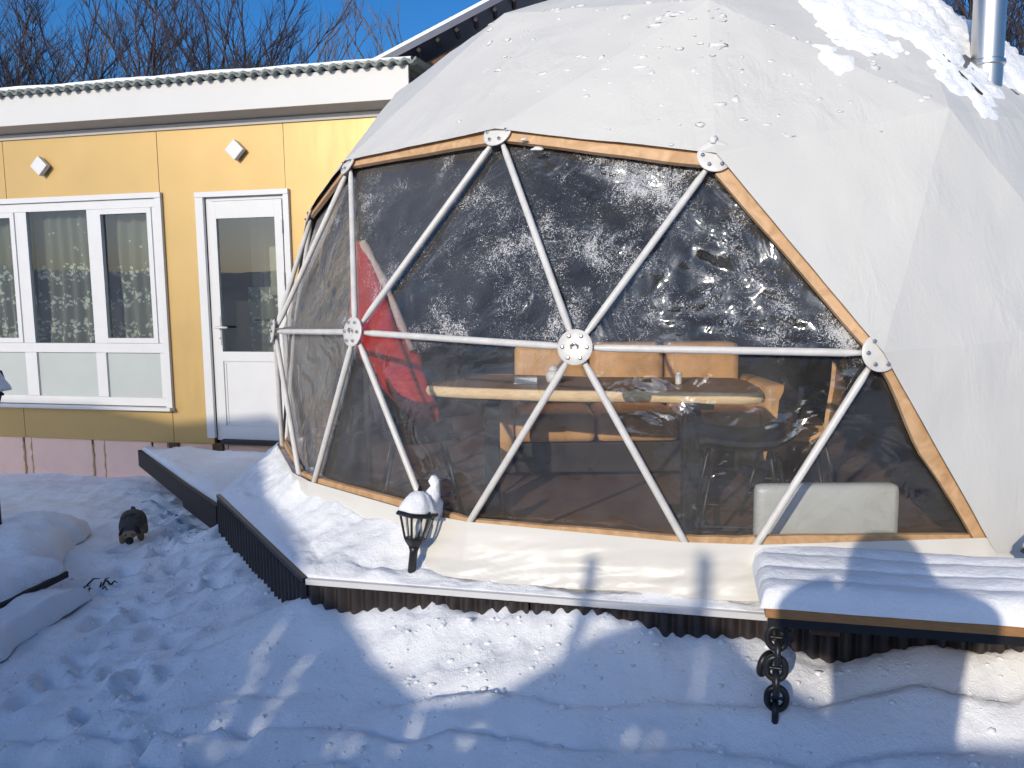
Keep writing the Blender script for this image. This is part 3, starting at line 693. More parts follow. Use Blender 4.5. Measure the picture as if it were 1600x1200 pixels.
for t in tris:
    vis = min(NW[i].y for i in t) < 6.2
    if frozenset(t) in clearset:
        mb = tri_mesh(t, .986, 48, f_film)
        low = min(NW[i].z for i in t) < .5
        o = mb.build('window_pane', 'film', dome, smooth=True)
        if low:
            bm = bmesh.new(); bm.from_mesh(o.data)
            bmesh.ops.bisect_plane(bm, geom=bm.verts[:]+bm.edges[:]+bm.faces[:], plane_co=(0, 0, ZCUT-.02-DECK_Z), plane_no=(0, 0, -1), clear_outer=True)
            bm.to_mesh(o.data); bm.free()
    else:
        mb = tri_mesh(t, 1.013, 22 if vis else 6, f_cover if vis else (lambda *a: 0)); mb.build('cover_panel', 'fabric', dome, smooth=True)
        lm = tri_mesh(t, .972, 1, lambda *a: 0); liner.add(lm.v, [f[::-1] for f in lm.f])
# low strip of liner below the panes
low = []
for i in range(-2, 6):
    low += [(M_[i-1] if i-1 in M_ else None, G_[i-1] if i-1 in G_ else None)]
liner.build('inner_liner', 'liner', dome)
MB().lathe([(2.86, 0), (2.86, .012)], 60, (cx.x, cx.y, .329)).build('floor_disc', 'floor', dome)
# struts
edges = {}
for c in clear:
    for a, b in ((c[0], c[1]), (c[1], c[2]), (c[0], c[2])): edges.setdefault(frozenset((a, b)), 0); edges[frozenset((a, b))] += 1
skip = [frozenset((T_[0], T_[1])), frozenset((T_[1], T_[2])), frozenset((T_[2], M_[2])), frozenset((M_[2], G_[2])), frozenset((T_[-1], T_[0]))]
for e in edges:
    if e in skip: continue
    a, b = [NW[i] for i in e]
    if max(a.z, b.z) < .5: continue
    d = (b-a).normalized(); out = ((a+b)/2-DOME_C).normalized()
    p = [a+d*.035, a+d*.085, a+d*.12, b-d*.12, b-d*.085, b-d*.035]
    MB().tube(p, [.009, .0125, .0160, .0160, .0125, .009], 12).build('strut', 'strut', dome, smooth=True)
# hubs with bolts
bolt_me = None
for nd in (T_[0], T_[1], T_[2], M_[-2], M_[-1], M_[0], M_[1], M_[2], T_[-1]):
    c = NW[nd]; nr = (c-DOME_C); nr.z *= .9; nr.normalize()
    q = nr.to_track_quat('Z', 'Y').to_matrix()
    def hp(x, y, z): return c+q @ Vector((x, y, z))
    m = MB(); prof = [(.066, .008), (.074, .012), (.075, .018), (.070, .022), (.04, .0235), (.012, .024)]
    lm = MB().lathe(prof, 36); m.add([hp(*v) for v in lm.v], lm.f)
    hub = m.build('hub', 'strut', dome, smooth=True, angle=40)
    adj = [(sum((NW[i] for i in t), Vector())/3-c).normalized() for t in clear if nd in t]
    for k in range(6):
        g_ = 2*math.pi*(k+.5)/6 + .52
        off = (q @ Vector((math.cos(g_), math.sin(g_), 0))).normalized()
        if max(off.dot(v) for v in adj) < .72: continue
        bm_ = MB().lathe([(.0085, .0), (.0085, .006), (.006, .008), (.0055, .012), (.002, .0125)], 8, (.052*math.cos(g_), .052*math.sin(g_), .023))
        MB().add([hp(*v) for v in bm_.v], bm_.f).build('bolt', 'steel', hub)
    if len(adj) >= 5: MB().tube([hp(-.014, -.008, .02), hp(-.014, .006, .034), hp(0, .014, .040), hp(.014, .006, .034), hp(.014, -.008, .02)], .0042, 6).build('hook', 'steel', hub, smooth=True)
# timber battens round the window
def batten(a, b, inn, wid, name='batten', jag=0, ofs=1.0, o0=-.03):
    a, b = sc_(a, ofs), sc_(b, ofs); d = (b-a).normalized(); i_ = (inn-a); i_ = (i_-d*i_.dot(d)).normalized()
    nrm = d.cross(i_).normalized()
    if nrm.dot(a-DOME_C) < 0: nrm = -nrm
    n = 14; P = []
    for k in range(n):
        s = k/(n-1); p = a.lerp(b, s)
        w = wid[0]+(wid[1]-wid[0])*s+.006*mn.noise((s*4, a.x*3, a.z))
        if jag: w += jag*max(0, 1-abs(s-.45)/.35)
        for x, z in ((o0, -.012), (o0, .012), (w, .012), (w, -.012), (o0, -.012)): P.append(p+i_*x+nrm*z)
    MB().grid(P, n, 5).build(name, 'timber', dome, fix=True)
def nudge(p, q, d): return p+(q-p).normalized()*d
batten(nudge(NW[T_[0]], NW[T_[1]], .03), nudge(NW[T_[1]], NW[T_[0]], .05), NW[M_[0]], (.026, .042))
batten(nudge(NW[T_[1]], NW[T_[2]], .05), nudge(NW[T_[2]], NW[T_[1]], .02), NW[M_[1]], (.034, .048))
batten(nudge(NW[T_[2]], NW[M_[2]], .06), nudge(NW[M_[2]], NW[T_[2]], .05), NW[M_[1]], (.044, .026))
batten(nudge(NW[M_[2]], NW[G_[2]], .06), NW[M_[2]].lerp(NW[G_[2]], .80), NW[G_[1]], (.022, .034), jag=.026)
batten(nudge(NW[T_[-1]], NW[T_[0]], .03), nudge(NW[T_[0]], NW[T_[-1]], .05), NW[M_[-1]], (.03, .04))
# ring of points where the lower facets meet the cut height
def cut(a, b, z): A, B = NW[a], NW[b]; return A.lerp(B, (A.z-z)/(A.z-B.z))
ring = []
seq = []
for i in range(-2, 4):
    seq += [(M_[i], G_[i-1]), (M_[i], G_[i])]
ringz = lambda z: [cut(a, b, z) for a, b in seq]
rz = ringz(ZCUT)
for k in range(1, 9):
    a, b = rz[k], rz[k+1]
    if k == 8: b = a.lerp(b, .995)
    batten(a, b, (a+b)/2+Vector((0, 0, .5)), (.012+.009*(k % 3), .010+.009*((k+1) % 3)), ofs=.992)
# vinyl skirt
top = ringz(ZCUT+.012); P = []; cols = []
for k in range(len(top)-1):
    n = max(6, int((top[k+1]-top[k]).length/.012))
    for i in range(n): cols.append(top[k].lerp(top[k+1], i/n))
nv = 26
for c in cols:
    o_ = Vector((c.x-cx.x, c.y-cx.y)).normalized(); an = math.atan2(o_.y, o_.x)
    # outer limit: stay on the deck
    lim = min(.30, max(.05, (Vector((c.x, c.y))-DB).dot(Vector((-DDIR.y, DDIR.x)))/max(.2, -o_.dot(Vector((-DDIR.y, DDIR.x)))) if o_.dot(Vector((-DDIR.y, DDIR.x))) < -.2 else .3)-.085)
    sway = .5+.5*mn.noise((an*3, 2, 0)); spread = max(.0, min(lim, .04+.10*sway+.06*max(0, min(1, (c.x-.3)/.6))))
    for j in range(nv):
        t = j/(nv-1)
        z = (ZCUT+.012)*(1-t)+(DECK_Z+.035)*t
        r_ = .035+spread*(t**2.2)+t*(.018*mn.noise((an*17, t*1.5, 1))+.024*mn.noise((an*8+t*3, t*3, 8))+.014*abs(mn.noise((an*30+t*9, t*5, 4))))
        if t > .8: z = max(z, DECK_Z+.03)+.008*mn.noise((an*16, t*4, 3))
        P.append((c.x+o_.x*r_, c.y+o_.y*r_, z))
sk = MB().grid(P, len(cols), nv).build('skirt', 'vinyl', dome, smooth=True)
# snow clinging to the crown of the dome
def facet_r(dirv):      # distance of the flat-facet surface along a direction (unit)
    best = None
    for t, n0, p0 in FAC:
        dn = dirv.dot(n0)
        if dn > 1e-6:
            s = p0/dn
            if best is None or s < best: best = s
    return best
FAC = []
for t in tris:
    A, B, C_ = (NW[i]-DOME_C for i in t); n0 = (B-A).cross(C_-A).normalized()
    p0 = n0.dot(A)
    if p0 < 0: n0 = -n0; p0 = -p0
    if n0.z > .1: FAC.append((t, n0, p0))
# chimney
chd = (Vector((2.345, 4.0, 2.665))-DOME_C).normalized(); ch = DOME_C+chd*facet_r(chd)*1.013
MB().tube([ch+Vector((0, 0, -.1)), ch+Vector((0, 0, 1.6))], .072, 32).build('flue_pipe', pm('flue_steel', (.62, .60, .57), .36, metal=1, var=.06, stretch=(1, 1, .1)), dome, smooth=True, angle=40)
MB().lathe([(.078, 0), (.082, .004), (.082, .022), (.078, .026)], 32, (ch.x, ch.y, ch.z+.035)).build('flue_collar', 'steel', dome, smooth=True, angle=40)
fn = (ch-DOME_C).normalized(); fq = fn.to_track_quat('Z', 'Y').to_matrix()
m = MB(); b_ = MB().box((-.17, -.15, .0), (.17, .15, .012)); m.add([ch+fq @ Vector(v)-fn*.002 for v in b_.v], b_.f); m.build('flue_flashing', 'grey_flash', dome, bevel=.008, fix=True)
# thin guy wire across the fabric
def onsphere(px, py, s=1.0):
    d = ray(px, py); d2 = Vector((d.x, d.y, d.z/SQ)); o = EY-DOME_C; o2 = Vector((o.x, o.y, o.z/SQ))
    A = d2.dot(d2); B = 2*o2.dot(d2); D = B*B-4*A*(o2.dot(o2)-(DR*s)**2)
    if D < 0: return None
    return EY+d*((-B-math.sqrt(D))/(2*A))
pts_ = [onsphere(1470+78*k/8, 55+80*k/8, 1.012) for k in range(9)]; pts_ = [DOME_C+(p-DOME_C).normalized()*(facet_r((p-DOME_C).normalized())*1.013+.012) for p in pts_ if p]
if len(pts_) > 2: MB().tube(pts_, .007, 6).build('tie_strap', 'dark_wood', dome, smooth=True)
na, npol = 250, 120; P = []; TH = []
for i in range(na):
    az = R(-128)+R(170)*i/(na-1)
    for j in range(npol):
        po = R(2)+R(58)*j/(npol-1)
        d = Vector((math.sin(po)*math.cos(az), math.sin(po)*math.sin(az), math.cos(po)))
        q = d*3.0
        right = math.degrees(az)
        cover = (right+88)/34            # more snow on the right flank
        cover = max(-.55, min(.55, cover))-max(0, (math.degrees(po)-50)/14)
        nz = mn.fractal(q*2.3, 1, 2.1, 5)*.55+mn.fractal(q*7, .9, 2.1, 3)*.15
        th = (nz+cover-.15)*.06
        th = min(th, .075)
        if th > 0: th += .03*abs(mn.fractal(q*13, 1, 2, 3))
        TH.append(th); P.append(DOME_C+d*(facet_r(d)*1.013-.028+max(-.02, th)+.03))
m = MB(); m.v = [tuple(p) for p in P]
for i in range(na-1):
    for j in range(npol-1):
        id4 = (i*npol+j, (i+1)*npol+j, (i+1)*npol+j+1, i*npol+j+1)
        if max(TH[k] for k in id4) > -.012: m.f.append(id4[::-1])
tag(m.build('crown_snow', 'snow', smooth=True), 'patchy snow clinging to the upper right of the dome', 'snow', kind='stuff')
# scattered frozen clods on the fabric
m = MB(); rr = random.Random(3)
for k in range(260):
    px = rr.gauss(1000, 190) if k % 3 else rr.uniform(640, 1500); py = abs(rr.gauss(0, 105)) + (0 if k % 3 else 10)
    if py > 235 or (px < 700 and py < 110): continue
    p = onsphere(px, py)
    if p is None: continue
    d = (p-DOME_C); dd = d.normalized(); p = DOME_C+dd*(facet_r(dd)*1.013+.002)
    r_ = rr.choice((.004, .004, .005, .006, .007, .009, .012, .018))
    base = len(m.v)
    bm = bmesh.new(); bmesh.ops.create_icosphere(bm, subdivisions=2, radius=1)
    ax = dd.to_track_quat('Z', 'Y').to_matrix(); sx_, sy_ = rr.uniform(.8, 2.6), rr.uniform(.6, 1.3)
    vs_ = []
    for v in bm.verts:
        c = v.co*(1+.75*mn.noise(v.co*1.6+Vector((k*3.1, 0, 0)))); vs_.append(p+ax @ Vector((c.x*r_*sx_, c.y*r_*sy_, c.z*r_*.55)))
    m.add(vs_, [tuple(v.index for v in f.verts) for f in bm.faces]); bm.free()
tag(m.build('snow_clods', 'old_snow', smooth=True), 'small frozen snow clods sticking to the dome fabric', 'snow', kind='stuff')
# drift at the right foot of the dome
m = MB(); P = []; n = 40
for i in range(n):
    u = i/(n-1)
    for j in range(n):
        v = j/(n-1); x = 1.95+1.3*u; y = 2.72+.85*v-.12*u
        h_ = .30*math.exp(-((u-.55)/.42)**2-((v-.95)/.38)**2)+.05*mn.noise((x*3, y*3, 2))+.02*mn.noise((x*9, y*9, 2))
        e = min(1, u*6, (1-u)*6, v*5); P.append((x, y, DECK_Z+.01+max(0, h_)*e))
m.grid(P, n, n); tag(m.build('snow_drift', 'snow', smooth=True), 'heaped snow drift against the right foot of the dome', 'snow', kind='stuff')

# ================================================================ INSIDE THE DOME
FZ = .343
tb = thing('dining_table', 'long live-edge wooden table on black legs inside the dome', 'table', (.5, 4.5, FZ))
TC = [Vector((-.42, 4.42)), Vector((.25, 4.17)), Vector((.75, 4.10)), Vector((1.20, 3.98)), Vector((1.31, 4.12)), Vector((1.36, 4.62)), Vector((1.22, 4.76)), Vector((.6, 4.85)), Vector((-.15, 5.10)), Vector((-.36, 5.02)), Vector((-.47, 4.6))]
def smooth_poly(p, n=6):
    out = []
    for i in range(len(p)):
        a, b, c, d = p[i-1], p[i], p[(i+1) % len(p)], p[(i+2) % len(p)]
        for k in range(n):
            t = k/n; q = .5*((2*b)+(c-a)*t+(2*a-5*b+4*c-d)*t*t+(3*b-a-3*c+d)*t**3)
            out.append(q+Vector((mn.noise((q.x*7, q.y*7, 0)), mn.noise((q.x*7, q.y*7, 5))))*.012)
    return out
tp = smooth_poly(TC); tcen = sum(tp, Vector((0, 0)))/len(tp)
MB().prism([tcen+(q-tcen)*.985 for q in tp], 1.040, 1.092).build('table_top', 'table_top', tb, fix=True)
m = MB(); P = []
for q in tp+[tp[0]]:
    for s, z in ((.98, 1.034), (1.0, 1.040), (1.008, 1.062), (.999, 1.086), (.975, 1.0935)): w = tcen+(q-tcen)*s; P.append((w.x, w.y, z))
m.grid(P, len(tp)+1, 5).build('live_edge', 'table_edge', tb, smooth=True)
for x, y in ((-.12, 4.62), (.98, 4.30)):
    MB().box((x-.045, y-.045, FZ+.02), (x+.045, y+.045, 1.0)).build('leg', 'black_metal', tb, bevel=.004)
    MB().box((x-.07, y-.28, FZ+.001), (x+.07, y+.28, FZ+.02)).build('foot_plate', 'black_metal', tb, bevel=.003)
    MB().box((x-.06, y-.26, 1.001), (x+.06, y+.26, 1.038)).build('top_bracket', 'black_metal', tb, bevel=.003)
for x0, x1, y in ((-.33, -.20, 4.52), (.1, .9, 4.42)):
    MB().box((x0, y, 1.0), (x1, y+.05, 1.034)).build('batten', 'table_edge', tb)
def rbox(a, b, r): return MB().box(a, b), r
so = thing('sofa', 'tan leather sofa along the back of the dome', 'sofa', (.85, 5.6, FZ))
MB().box((-.10, 5.30, FZ+.05), (1.80, 6.10, .60)).build('base', 'dark_wood', so, bevel=.01)
for x0, x1 in ((.02, .56), (.575, 1.12), (1.135, 1.68)):
    MB().box((x0, 5.26, .605), (x1, 5.86, .80)).build('seat_cushion', 'leather', so, bevel=.045, smooth=True)
    MB().box((x0, 5.80, .80), (x1, 6.05, 1.24)).build('back_cushion', 'leather', so, bevel=.06, smooth=True)
for x0 in (-.16, 1.70): MB().box((x0, 5.27, .45), (x0+.17, 6.08, .98)).build('arm', 'leather', so, bevel=.045, smooth=True)
def chair(name, label, x, y, rz, mat, seat, backh, group=None, legm='black_metal'):
    t = thing(name, label, 'chair', (0, 0, 0), group)
    P = []; n = 14
    prof = [(.22, -.015), (.19, .0), (.1, -.012), (0, -.02), (-.12, -.012), (-.19, .03), (-.225, .12), (-.245, backh*.7), (-.25, backh)]
    prof = [(a, b) for a, b in prof]
    for th in (0, 1):
        for i in range(n):
            v = -1+2*i/(n-1)
            for k, (a, b) in enumerate(prof):
                up = .05*abs(v)**3*(1 if k < 6 else 1); wd = .22*(1-.12*(k/8)**2)
                P.append((a-(.03 if k > 5 else 0)*(-abs(v)**2), v*wd, seat+b+up-(.022 if th and k < 5 else 0)-(0)+0) if not th else (a-(.02 if k >= 5 else 0)+(.03 if k > 5 else 0)*abs(v)**2, v*wd, seat+b+up-(.022 if k < 5 else .01)))
    k = len(prof); m = MB().grid(P[:n*k], n, k); m2 = MB().grid(P[n*k:], n, k); m.add(m2.v, [f[::-1] for f in m2.f])
    for i in range(n-1):
        for c in (0, k-1): m.f.append((i*k+c, (i+1)*k+c, n*k+(i+1)*k+c, n*k+i*k+c))
    for j in range(k-1):
        for c in (0, n-1): m.f.append((c*k+j, c*k+j+1, n*k+c*k+j+1, n*k+c*k+j))
    m.build('seat_shell', mat, t, smooth=True, angle=60)
    for sx in (-1, 1):
        for sy in (-1, 1):
            MB().tube([(sx*.14, sy*.14, seat-.02), (sx*.235, sy*.225, 0)], [.013, .010], 8).build('leg', legm, t, smooth=True)
    q = .6*seat*.5; f_ = 1-q/seat; w_ = .14+.09*f_
    MB().tube([(w_, w_, q), (w_, -w_, q), (-w_, -w_, q), (-w_, w_, q), (w_, w_, q)], .008, 6).build('foot_ring', legm, t)
    t.location = (x, y, FZ); t.rotation_euler = (0, 0, rz); return t
chair('shell_chair', 'black moulded shell chair in front of the right end of the table', 1.12, 3.80, R(170), 'black_plastic', .54, .24, 'black shell chairs in the dome')
chair('shell_chair', 'black moulded shell chair at the table end near the red coat', -.55, 4.55, R(10), 'black_plastic', .45, .3, 'black shell chairs in the dome')
chair('leather_chair', 'tan leather dining chair right of the table', 1.60, 4.45, R(150), 'leather', .44, .40)
# white padded box just inside the panes
pf = thing('padded_panel', 'pale rounded padded panel standing close behind the lower right panes', 'panel', (1.4, 3.62, FZ))
MB().box((1.085, 3.44, FZ+.02), (1.725, 3.53, .745)).build('body', 'white_cushion', pf, bevel=.035, smooth=True)
for x in (1.14, 1.68): MB().box((x-.02, 3.42, FZ), (x+.02, 3.56, FZ+.022)).build('foot', 'black_plastic', pf)
# table things
t = thing('napkin_holder', 'white napkin holder on the table beside the lidded jar', 'napkin holder', (.09, 4.55, 1.094))
MB().box((.01, 4.50, 1.094), (.15, 4.60, 1.10)).build('tray', 'ceramic', t); MB().box((.015, 4.512, 1.10), (.145, 4.588, 1.128)).build('napkin_stack', 'ceramic', t, bevel=.004)
t = thing('lidded_jar', 'white ceramic jar with rounded lid on the table', 'jar', (.24, 4.55, 1.094))
MB().lathe([(.032, 0), (.042, .01), (.046, .035), (.040, .06), (.028, .068)], 24, (.24, 4.55, 1.094)).build('body', 'ceramic', t, smooth=True)
MB().lathe([(.030, 0), (.029, .012), (.018, .024), (.006, .030)], 20, (.24, 4.55, 1.163)).build('lid', 'ceramic', t, smooth=True)
t = thing('salt_shaker', 'slim pale salt shaker standing alone on the right of the table', 'salt shaker', (.93, 4.4, 1.094))
MB().lathe([(.017, 0), (.019, .006), (.017, .05)], 16, (.93, 4.4, 1.094)).build('body', 'ceramic', t, smooth=True); MB().lathe([(.018, 0), (.018, .012), (.008, .022)], 16, (.93, 4.4, 1.145)).build('cap', 'ceramic', t, smooth=True)
# red coat on a stand
st = thing('coat_stand', 'dark coat stand hidden under the red coat', 'coat stand', (-.90, 4.88, FZ))
MB().tube([(-.90, 4.88, FZ), (-.90, 4.88, 1.93)], .02, 10).build('pole', 'dark_wood', st, smooth=True); MB().lathe([(.2, 0), (.2, .02), (.05, .04)], 24, (-.90, 4.88, FZ)).build('base', 'dark_wood', st)
MB().tube([(-1.08, 4.88, 1.72), (-.97, 4.88, 1.80), (-.90, 4.88, 1.83), (-.83, 4.88, 1.80), (-.68, 4.88, 1.72)], .015, 8).build('hanger_bar', 'dark_wood', st, smooth=True)
rc = thing('red_coat', 'long red coat with pale fur trim hanging inside the left of the dome', 'coat', (-.88, 4.87, 1.0))
P = []; n = 60; k = 36; edge = []
CP = [(1.93, -.93, .03), (1.80, -.90, .075), (1.62, -.86, .12), (1.40, -.82, .16), (1.20, -.74, .165), (1.03, -.66, .14), (.90, -.57, .11), (.80, -.50, .045)]
def cpi(t):
    q = t*(len(CP)-1); i = min(int(q), len(CP)-2); f_ = q-i; f_ = f_*f_*(3-2*f_)
    return [CP[i][c]+(CP[i+1][c]-CP[i][c])*f_ for c in range(3)]
for j in range(k):
    t = j/(k-1); z, ox, rx = cpi(t); ry = rx*.55
    for i in range(n+1):
        a = 2*math.pi*i/n; w = 1+.09*math.sin(a*6+t*3)*min(1, t*3)+.10*mn.noise((math.cos(a)*2, math.sin(a)*2, t*5))
        P.append((ox+rx*w*math.cos(a), 4.88+ry*w*math.sin(a), z+.02*math.sin(a*3)*t))
    if t < .55: edge.append((ox+rx*1.0, 4.88-ry*.5, z))
MB().grid(P, k, n+1).build('coat_body', 'red_cloth', rc, smooth=True)
MB().tube(edge[::2], [.022+.007*math.sin(q*2.1) for q in range(len(edge[::2]))], 10).build('fur_trim', 'fur', rc, smooth=True)

# ================================================================ LANTERNS
def lantern(label, loc, tilt=(0, 0, 0), group='black garden lanterns', post=.1):
    t = thing('garden_lantern', label, 'lantern', (0, 0, 0), group); n = 6
    # local z=0 at the foot
    MB().tube([(0, 0, -post), (0, 0, .03), (0, 0, .05)], [.019, .019, .026], 12).build('post', 'black_metal', t, smooth=True)
    MB().lathe([(.020, .045), (.030, .055), (.045, .075), (.050, .085), (.046, .092)], 6).build('tray', 'black_metal', t)
    for k in range(n):
        a = 2*math.pi*k/n; c, s = math.cos(a), math.sin(a); a2 = 2*math.pi*(k+1)/n; c2, s2 = math.cos(a2), math.sin(a2)
        MB().tube([(.046*c, .046*s, .088), (.078*c, .078*s, .195)], .0058, 6).build('bar', 'black_metal', t)
        MB().add([(.044*c, .044*s, .09), (.044*c2, .044*s2, .09), (.075*c2, .075*s2, .194), (.075*c, .075*s, .194)], [(0, 1, 2, 3)]).build('pane', 'clear_glass', t)
    MB().lathe([(.092, .190), (.098, .195), (.096, .203), (.075, .226), (.045, .252), (.022, .268), (.014, .275)], 6).build('roof', 'black_metal', t)
    fi = MB().lathe([(.012, .27), (.018, .285), (.010, .30), (.006, .325)], 12).build('finial', 'black_metal', t, smooth=True)
    MB().tube([(.06, .03, .26), (.085, .04, .30), (.075, .035, .345), (.05, .02, .35)], .007, 8).build('hook_arm', 'black_metal', t, smooth=True)
    MB().lathe([(.012, .09), (.012, .115), (.022, .135), (.025, .155), (.016, .178), (.004, .184)], 14).build('bulb', 'ceramic', t, smooth=True)
    t.location = loc; t.rotation_euler = tilt; return t
def snow_cap(label, t, big=1.0, horn=True):
    m = MB(); P = []; n = 36; prof = [(.080, .214), (.088, .213), (.086, .226), (.074, .246), (.060, .268), (.044, .288), (.022, .300), (.002, .304)]
    mw = Matrix.Translation(t.location) @ t.rotation_euler.to_matrix().to_4x4()
    for r_, z in prof:
        r_ *= 1.5 if big > 1.5 else 1
        for i in range(n+1):
            a = 2*math.pi*i/n; w = 1+.22*mn.noise((math.cos(a)*1.8+big, math.sin(a)*1.8, z*14))
            zz = z+(.012*mn.noise((math.cos(a)*3, math.sin(a)*3, 1)) if z < .21 else 0)
            zz = .20+(zz-.20)*big; P.append(mw @ Vector((r_*w, r_*w*1, zz)) if False else mw @ Vector((r_*w*math.cos(a), r_*w*math.sin(a), zz)))
    m.grid(P, len(prof), n+1)
    if horn:
        pts = [(.05, .02, .25), (.072, .03, .29), (.078, .034, .325), (.068, .03, .352), (.062, .026, .372)]
        m.tube([mw @ Vector(p) for p in pts], [.042, .036, .022, .027, .010], 12)
        m.tube([mw @ Vector(p) for p in [(.07, .035, .27), (.095, .05, .24), (.105, .06, .19), (.11, .06, .15)]], [.03, .034, .026, .008], 10)
    o = m.build('snow_cap', 'snow', smooth=True, fix=True)
    return tag(o, label, 'snow', kind='stuff')
l1 = lantern('black six-sided garden lantern leaning in the deck snow before the panes', (-.455, 3.47, .425), (R(-5), R(8), .3))
snow_cap('snow cap on the lantern leaning before the panes', l1)
l2 = lantern('black garden lantern on a tall post before the house window', (-3.365, 5.05, .80), (0, 0, .2), post=.95)
snow_cap('big snow cap on the lantern before the house window', l2, 1.9, False)
l3 = lantern('black garden lantern at the right foot of the dome', (2.02, 2.90, .40), (0, R(4), .5))
snow_cap('snow cap on the lantern at the right foot of the dome', l3)

# ================================================================ BENCH WITH CHAIN LEGS
be = thing('bench', 'slatted wooden bench on black anchor chain legs along the deck front', 'bench', (.9, 2.69, 0))
BF = Vector((.885, 2.685)); bd = Vector((.975, -.222)).normalized(); bn = Vector((.222, .975)).normalized(); BL = 2.3
def BB(u, v, w): q = BF+bd*u+bn*v; return Vector((q.x, q.y, w))
for k in range(4):
    v0 = .0+k*.135
    MB().fbox(BB, (0, v0, .458), (BL, v0+.125, .505)).build('slat', 'bench_wood', be, bevel=.004, fix=True)
MB().fbox(BB, (.01, .012, .422), (BL-.01, .042, .4575)).build('frame_rail', 'black_metal', be, fix=True)
MB().fbox(BB, (.01, .48, .412), (BL-.01, .51, .4575)).build('frame_rail', 'black_metal', be, fix=True)
for u in (.02, BL/2, BL-.05): MB().fbox(BB, (u, .045, .415), (u+.035, .478, .457)).build('cross_rail', 'black_metal', be, fix=True)
for u in (.15, BL-.2): MB().fbox(BB, (u, .42, DECK_Z+.02), (u+.05, .47, .457)).build('rear_foot', 'black_metal', be, fix=True)
MB().fbox(BB, (.17, .12, .36), (.27, .20, .457)).build('wood_block', 'brown_plank', be, fix=True)
def link_mesh():
    m = MB(); hl, hw, n = .041, .033, 28; pts = []
    for i in range(n):
        a = 2*math.pi*i/n; x = hw*math.cos(a); z = hl*math.sin(a); z = hl*math.copysign(abs(math.sin(a))**.85, math.sin(a)); pts.append(Vector((x, 0, z)))
    # closed sweep
    base = 0; sd = 10; r_ = .0122
    for i, p in enumerate(pts):
        t = (pts[(i+1) % n]-pts[i-1]).normalized(); b = Vector((0, 1, 0)); a_ = t.cross(b)
        for k in range(sd):
            g_ = 2*math.pi*k/sd; m.v.append(tuple(p+(a_*math.cos(g_)+b*math.sin(g_))*r_))
    for i in range(n):
        for k in range(sd): m.f.append((i*sd+k, ((i+1) % n)*sd+k, ((i+1) % n)*sd+(k+1) % sd, i*sd+(k+1) % sd))
    m.tube([(-hw+.004, 0, 0), (-.012, 0, 0), (.012, 0, 0), (hw-.004, 0, 0)], [.009, .006, .006, .009], 8)
    return m
lk = link_mesh().build('chain_link', 'black_metal', None, smooth=True); lk.parent = be
def place_link(i, pos, rz, tx=0):
    o = lk if i == 0 else lk.copy()
    if i: col.objects.link(o)
    o.parent = be; o.location = Vector(pos)-ORG[be.name]; o.rotation_euler = (tx, 0, rz); return o
ci = 0
for uu in (.045, BL-.12):
    for k in range(9):
        p = BB(uu+.003*math.sin(k*2), .03+.002*math.cos(k), .376-.0565*k)
        if p.z < -.12: break
        place_link(ci, p, (R(-16) if k % 2 == 0 else R(74))+.03*math.sin(k*5), R(1.5)*math.sin(k*4)); ci += 1
for du, z, rz in ((-.034, .255, 40),):
    place_link(ci, BB(.045+du, .075, z), R(rz), R(12)); ci += 1
# snow on the bench, ridged over each slat
m = MB(); P = []; nu, nv = 190, 56
for i in range(nu):
    u = -.018+(BL+.036)*i/(nu-1)
    for j in range(nv):
        v = -.012+.555*j/(nv-1)
        e = min(1, (u+.018)/.05, (BL+.018-u)/.05, (v+.012)/.06, (.543-v)/.06); e = max(0, e); e = math.sqrt(e*(2-e))
        gr = .020*abs(math.sin(math.pi*(v-.0)/.135))**.45
        th = (.050+gr+.012*mn.noise((u*2.4, v*3, 6))+.006*mn.noise((u*9, v*12, 6)))*e
        wob = .008*mn.noise((u*5, v*2, 3))
        P.append(BB(u, v+wob*(1-e), .5055+th-(.008 if e == 0 else 0)))
m.grid(P, nu, nv); tag(m.build('bench_snow', 'snow', smooth=True), 'ridged snow blanket lying on the slatted bench', 'snow', kind='stuff')

# ================================================================ SNOWED-UP BOARDS ON THE LEFT
pl = thing('board_platform', 'dark low boards buried under smooth snow by the path', 'platform', (-3.0, 4.3, 0))
bx = [(-2.50, 4.40), (-2.66, 3.30)]          # the exposed edge
for k in range(4):
    a = Vector((bx[0][0]-.02-.31*k, bx[0][1]+.05*k)); b = Vector((bx[1][0]-.02-.31*k, bx[1][1]+.05*k)); d = (b-a).normalized(); nr = Vector((d.y, -d.x))
    def FR(u, v, w, a=a, d=d, nr=nr): q = a+d*u+nr*v; return Vector((q.x, q.y, w))
    MB().fbox(FR, (.05, 0, .035), (1.1, .29, .069)).build('board', 'dark_wood', pl, fix=True)
def slab(x0, y0, x1, y1, w, zb, th, seed):
    P = []; n = 60
    d = Vector((x1-x0, y1-y0)); nr = Vector((d.y, -d.x)).normalized()
    if nr.x > 0: nr = -nr
    for i in range(n):
        u = i/(n-1)
        for j in range(n):
            v = j/(n-1); q = Vector((x0, y0))+d*u+nr*w*v
            e = max(0, min(1, u*5, (1-u)*5, v*6, (1-v)*4)); e = math.sqrt(e*(2-e))
            P.append((q.x+.05*mn.noise((q.x*2, q.y*3, seed))+.02*mn.noise((q.x*7, q.y*8, seed)), q.y+.05*mn.noise((q.x*3, q.y*3, seed+4)), zb+e*th*(1+.4*mn.noise((q.x*1.8, q.y*1.8, seed))+.16*mn.fractal((q.x*6, q.y*6, seed), 1, 2, 4))-(.02 if e == 0 else 0)))
    return MB().grid(P, n, n)
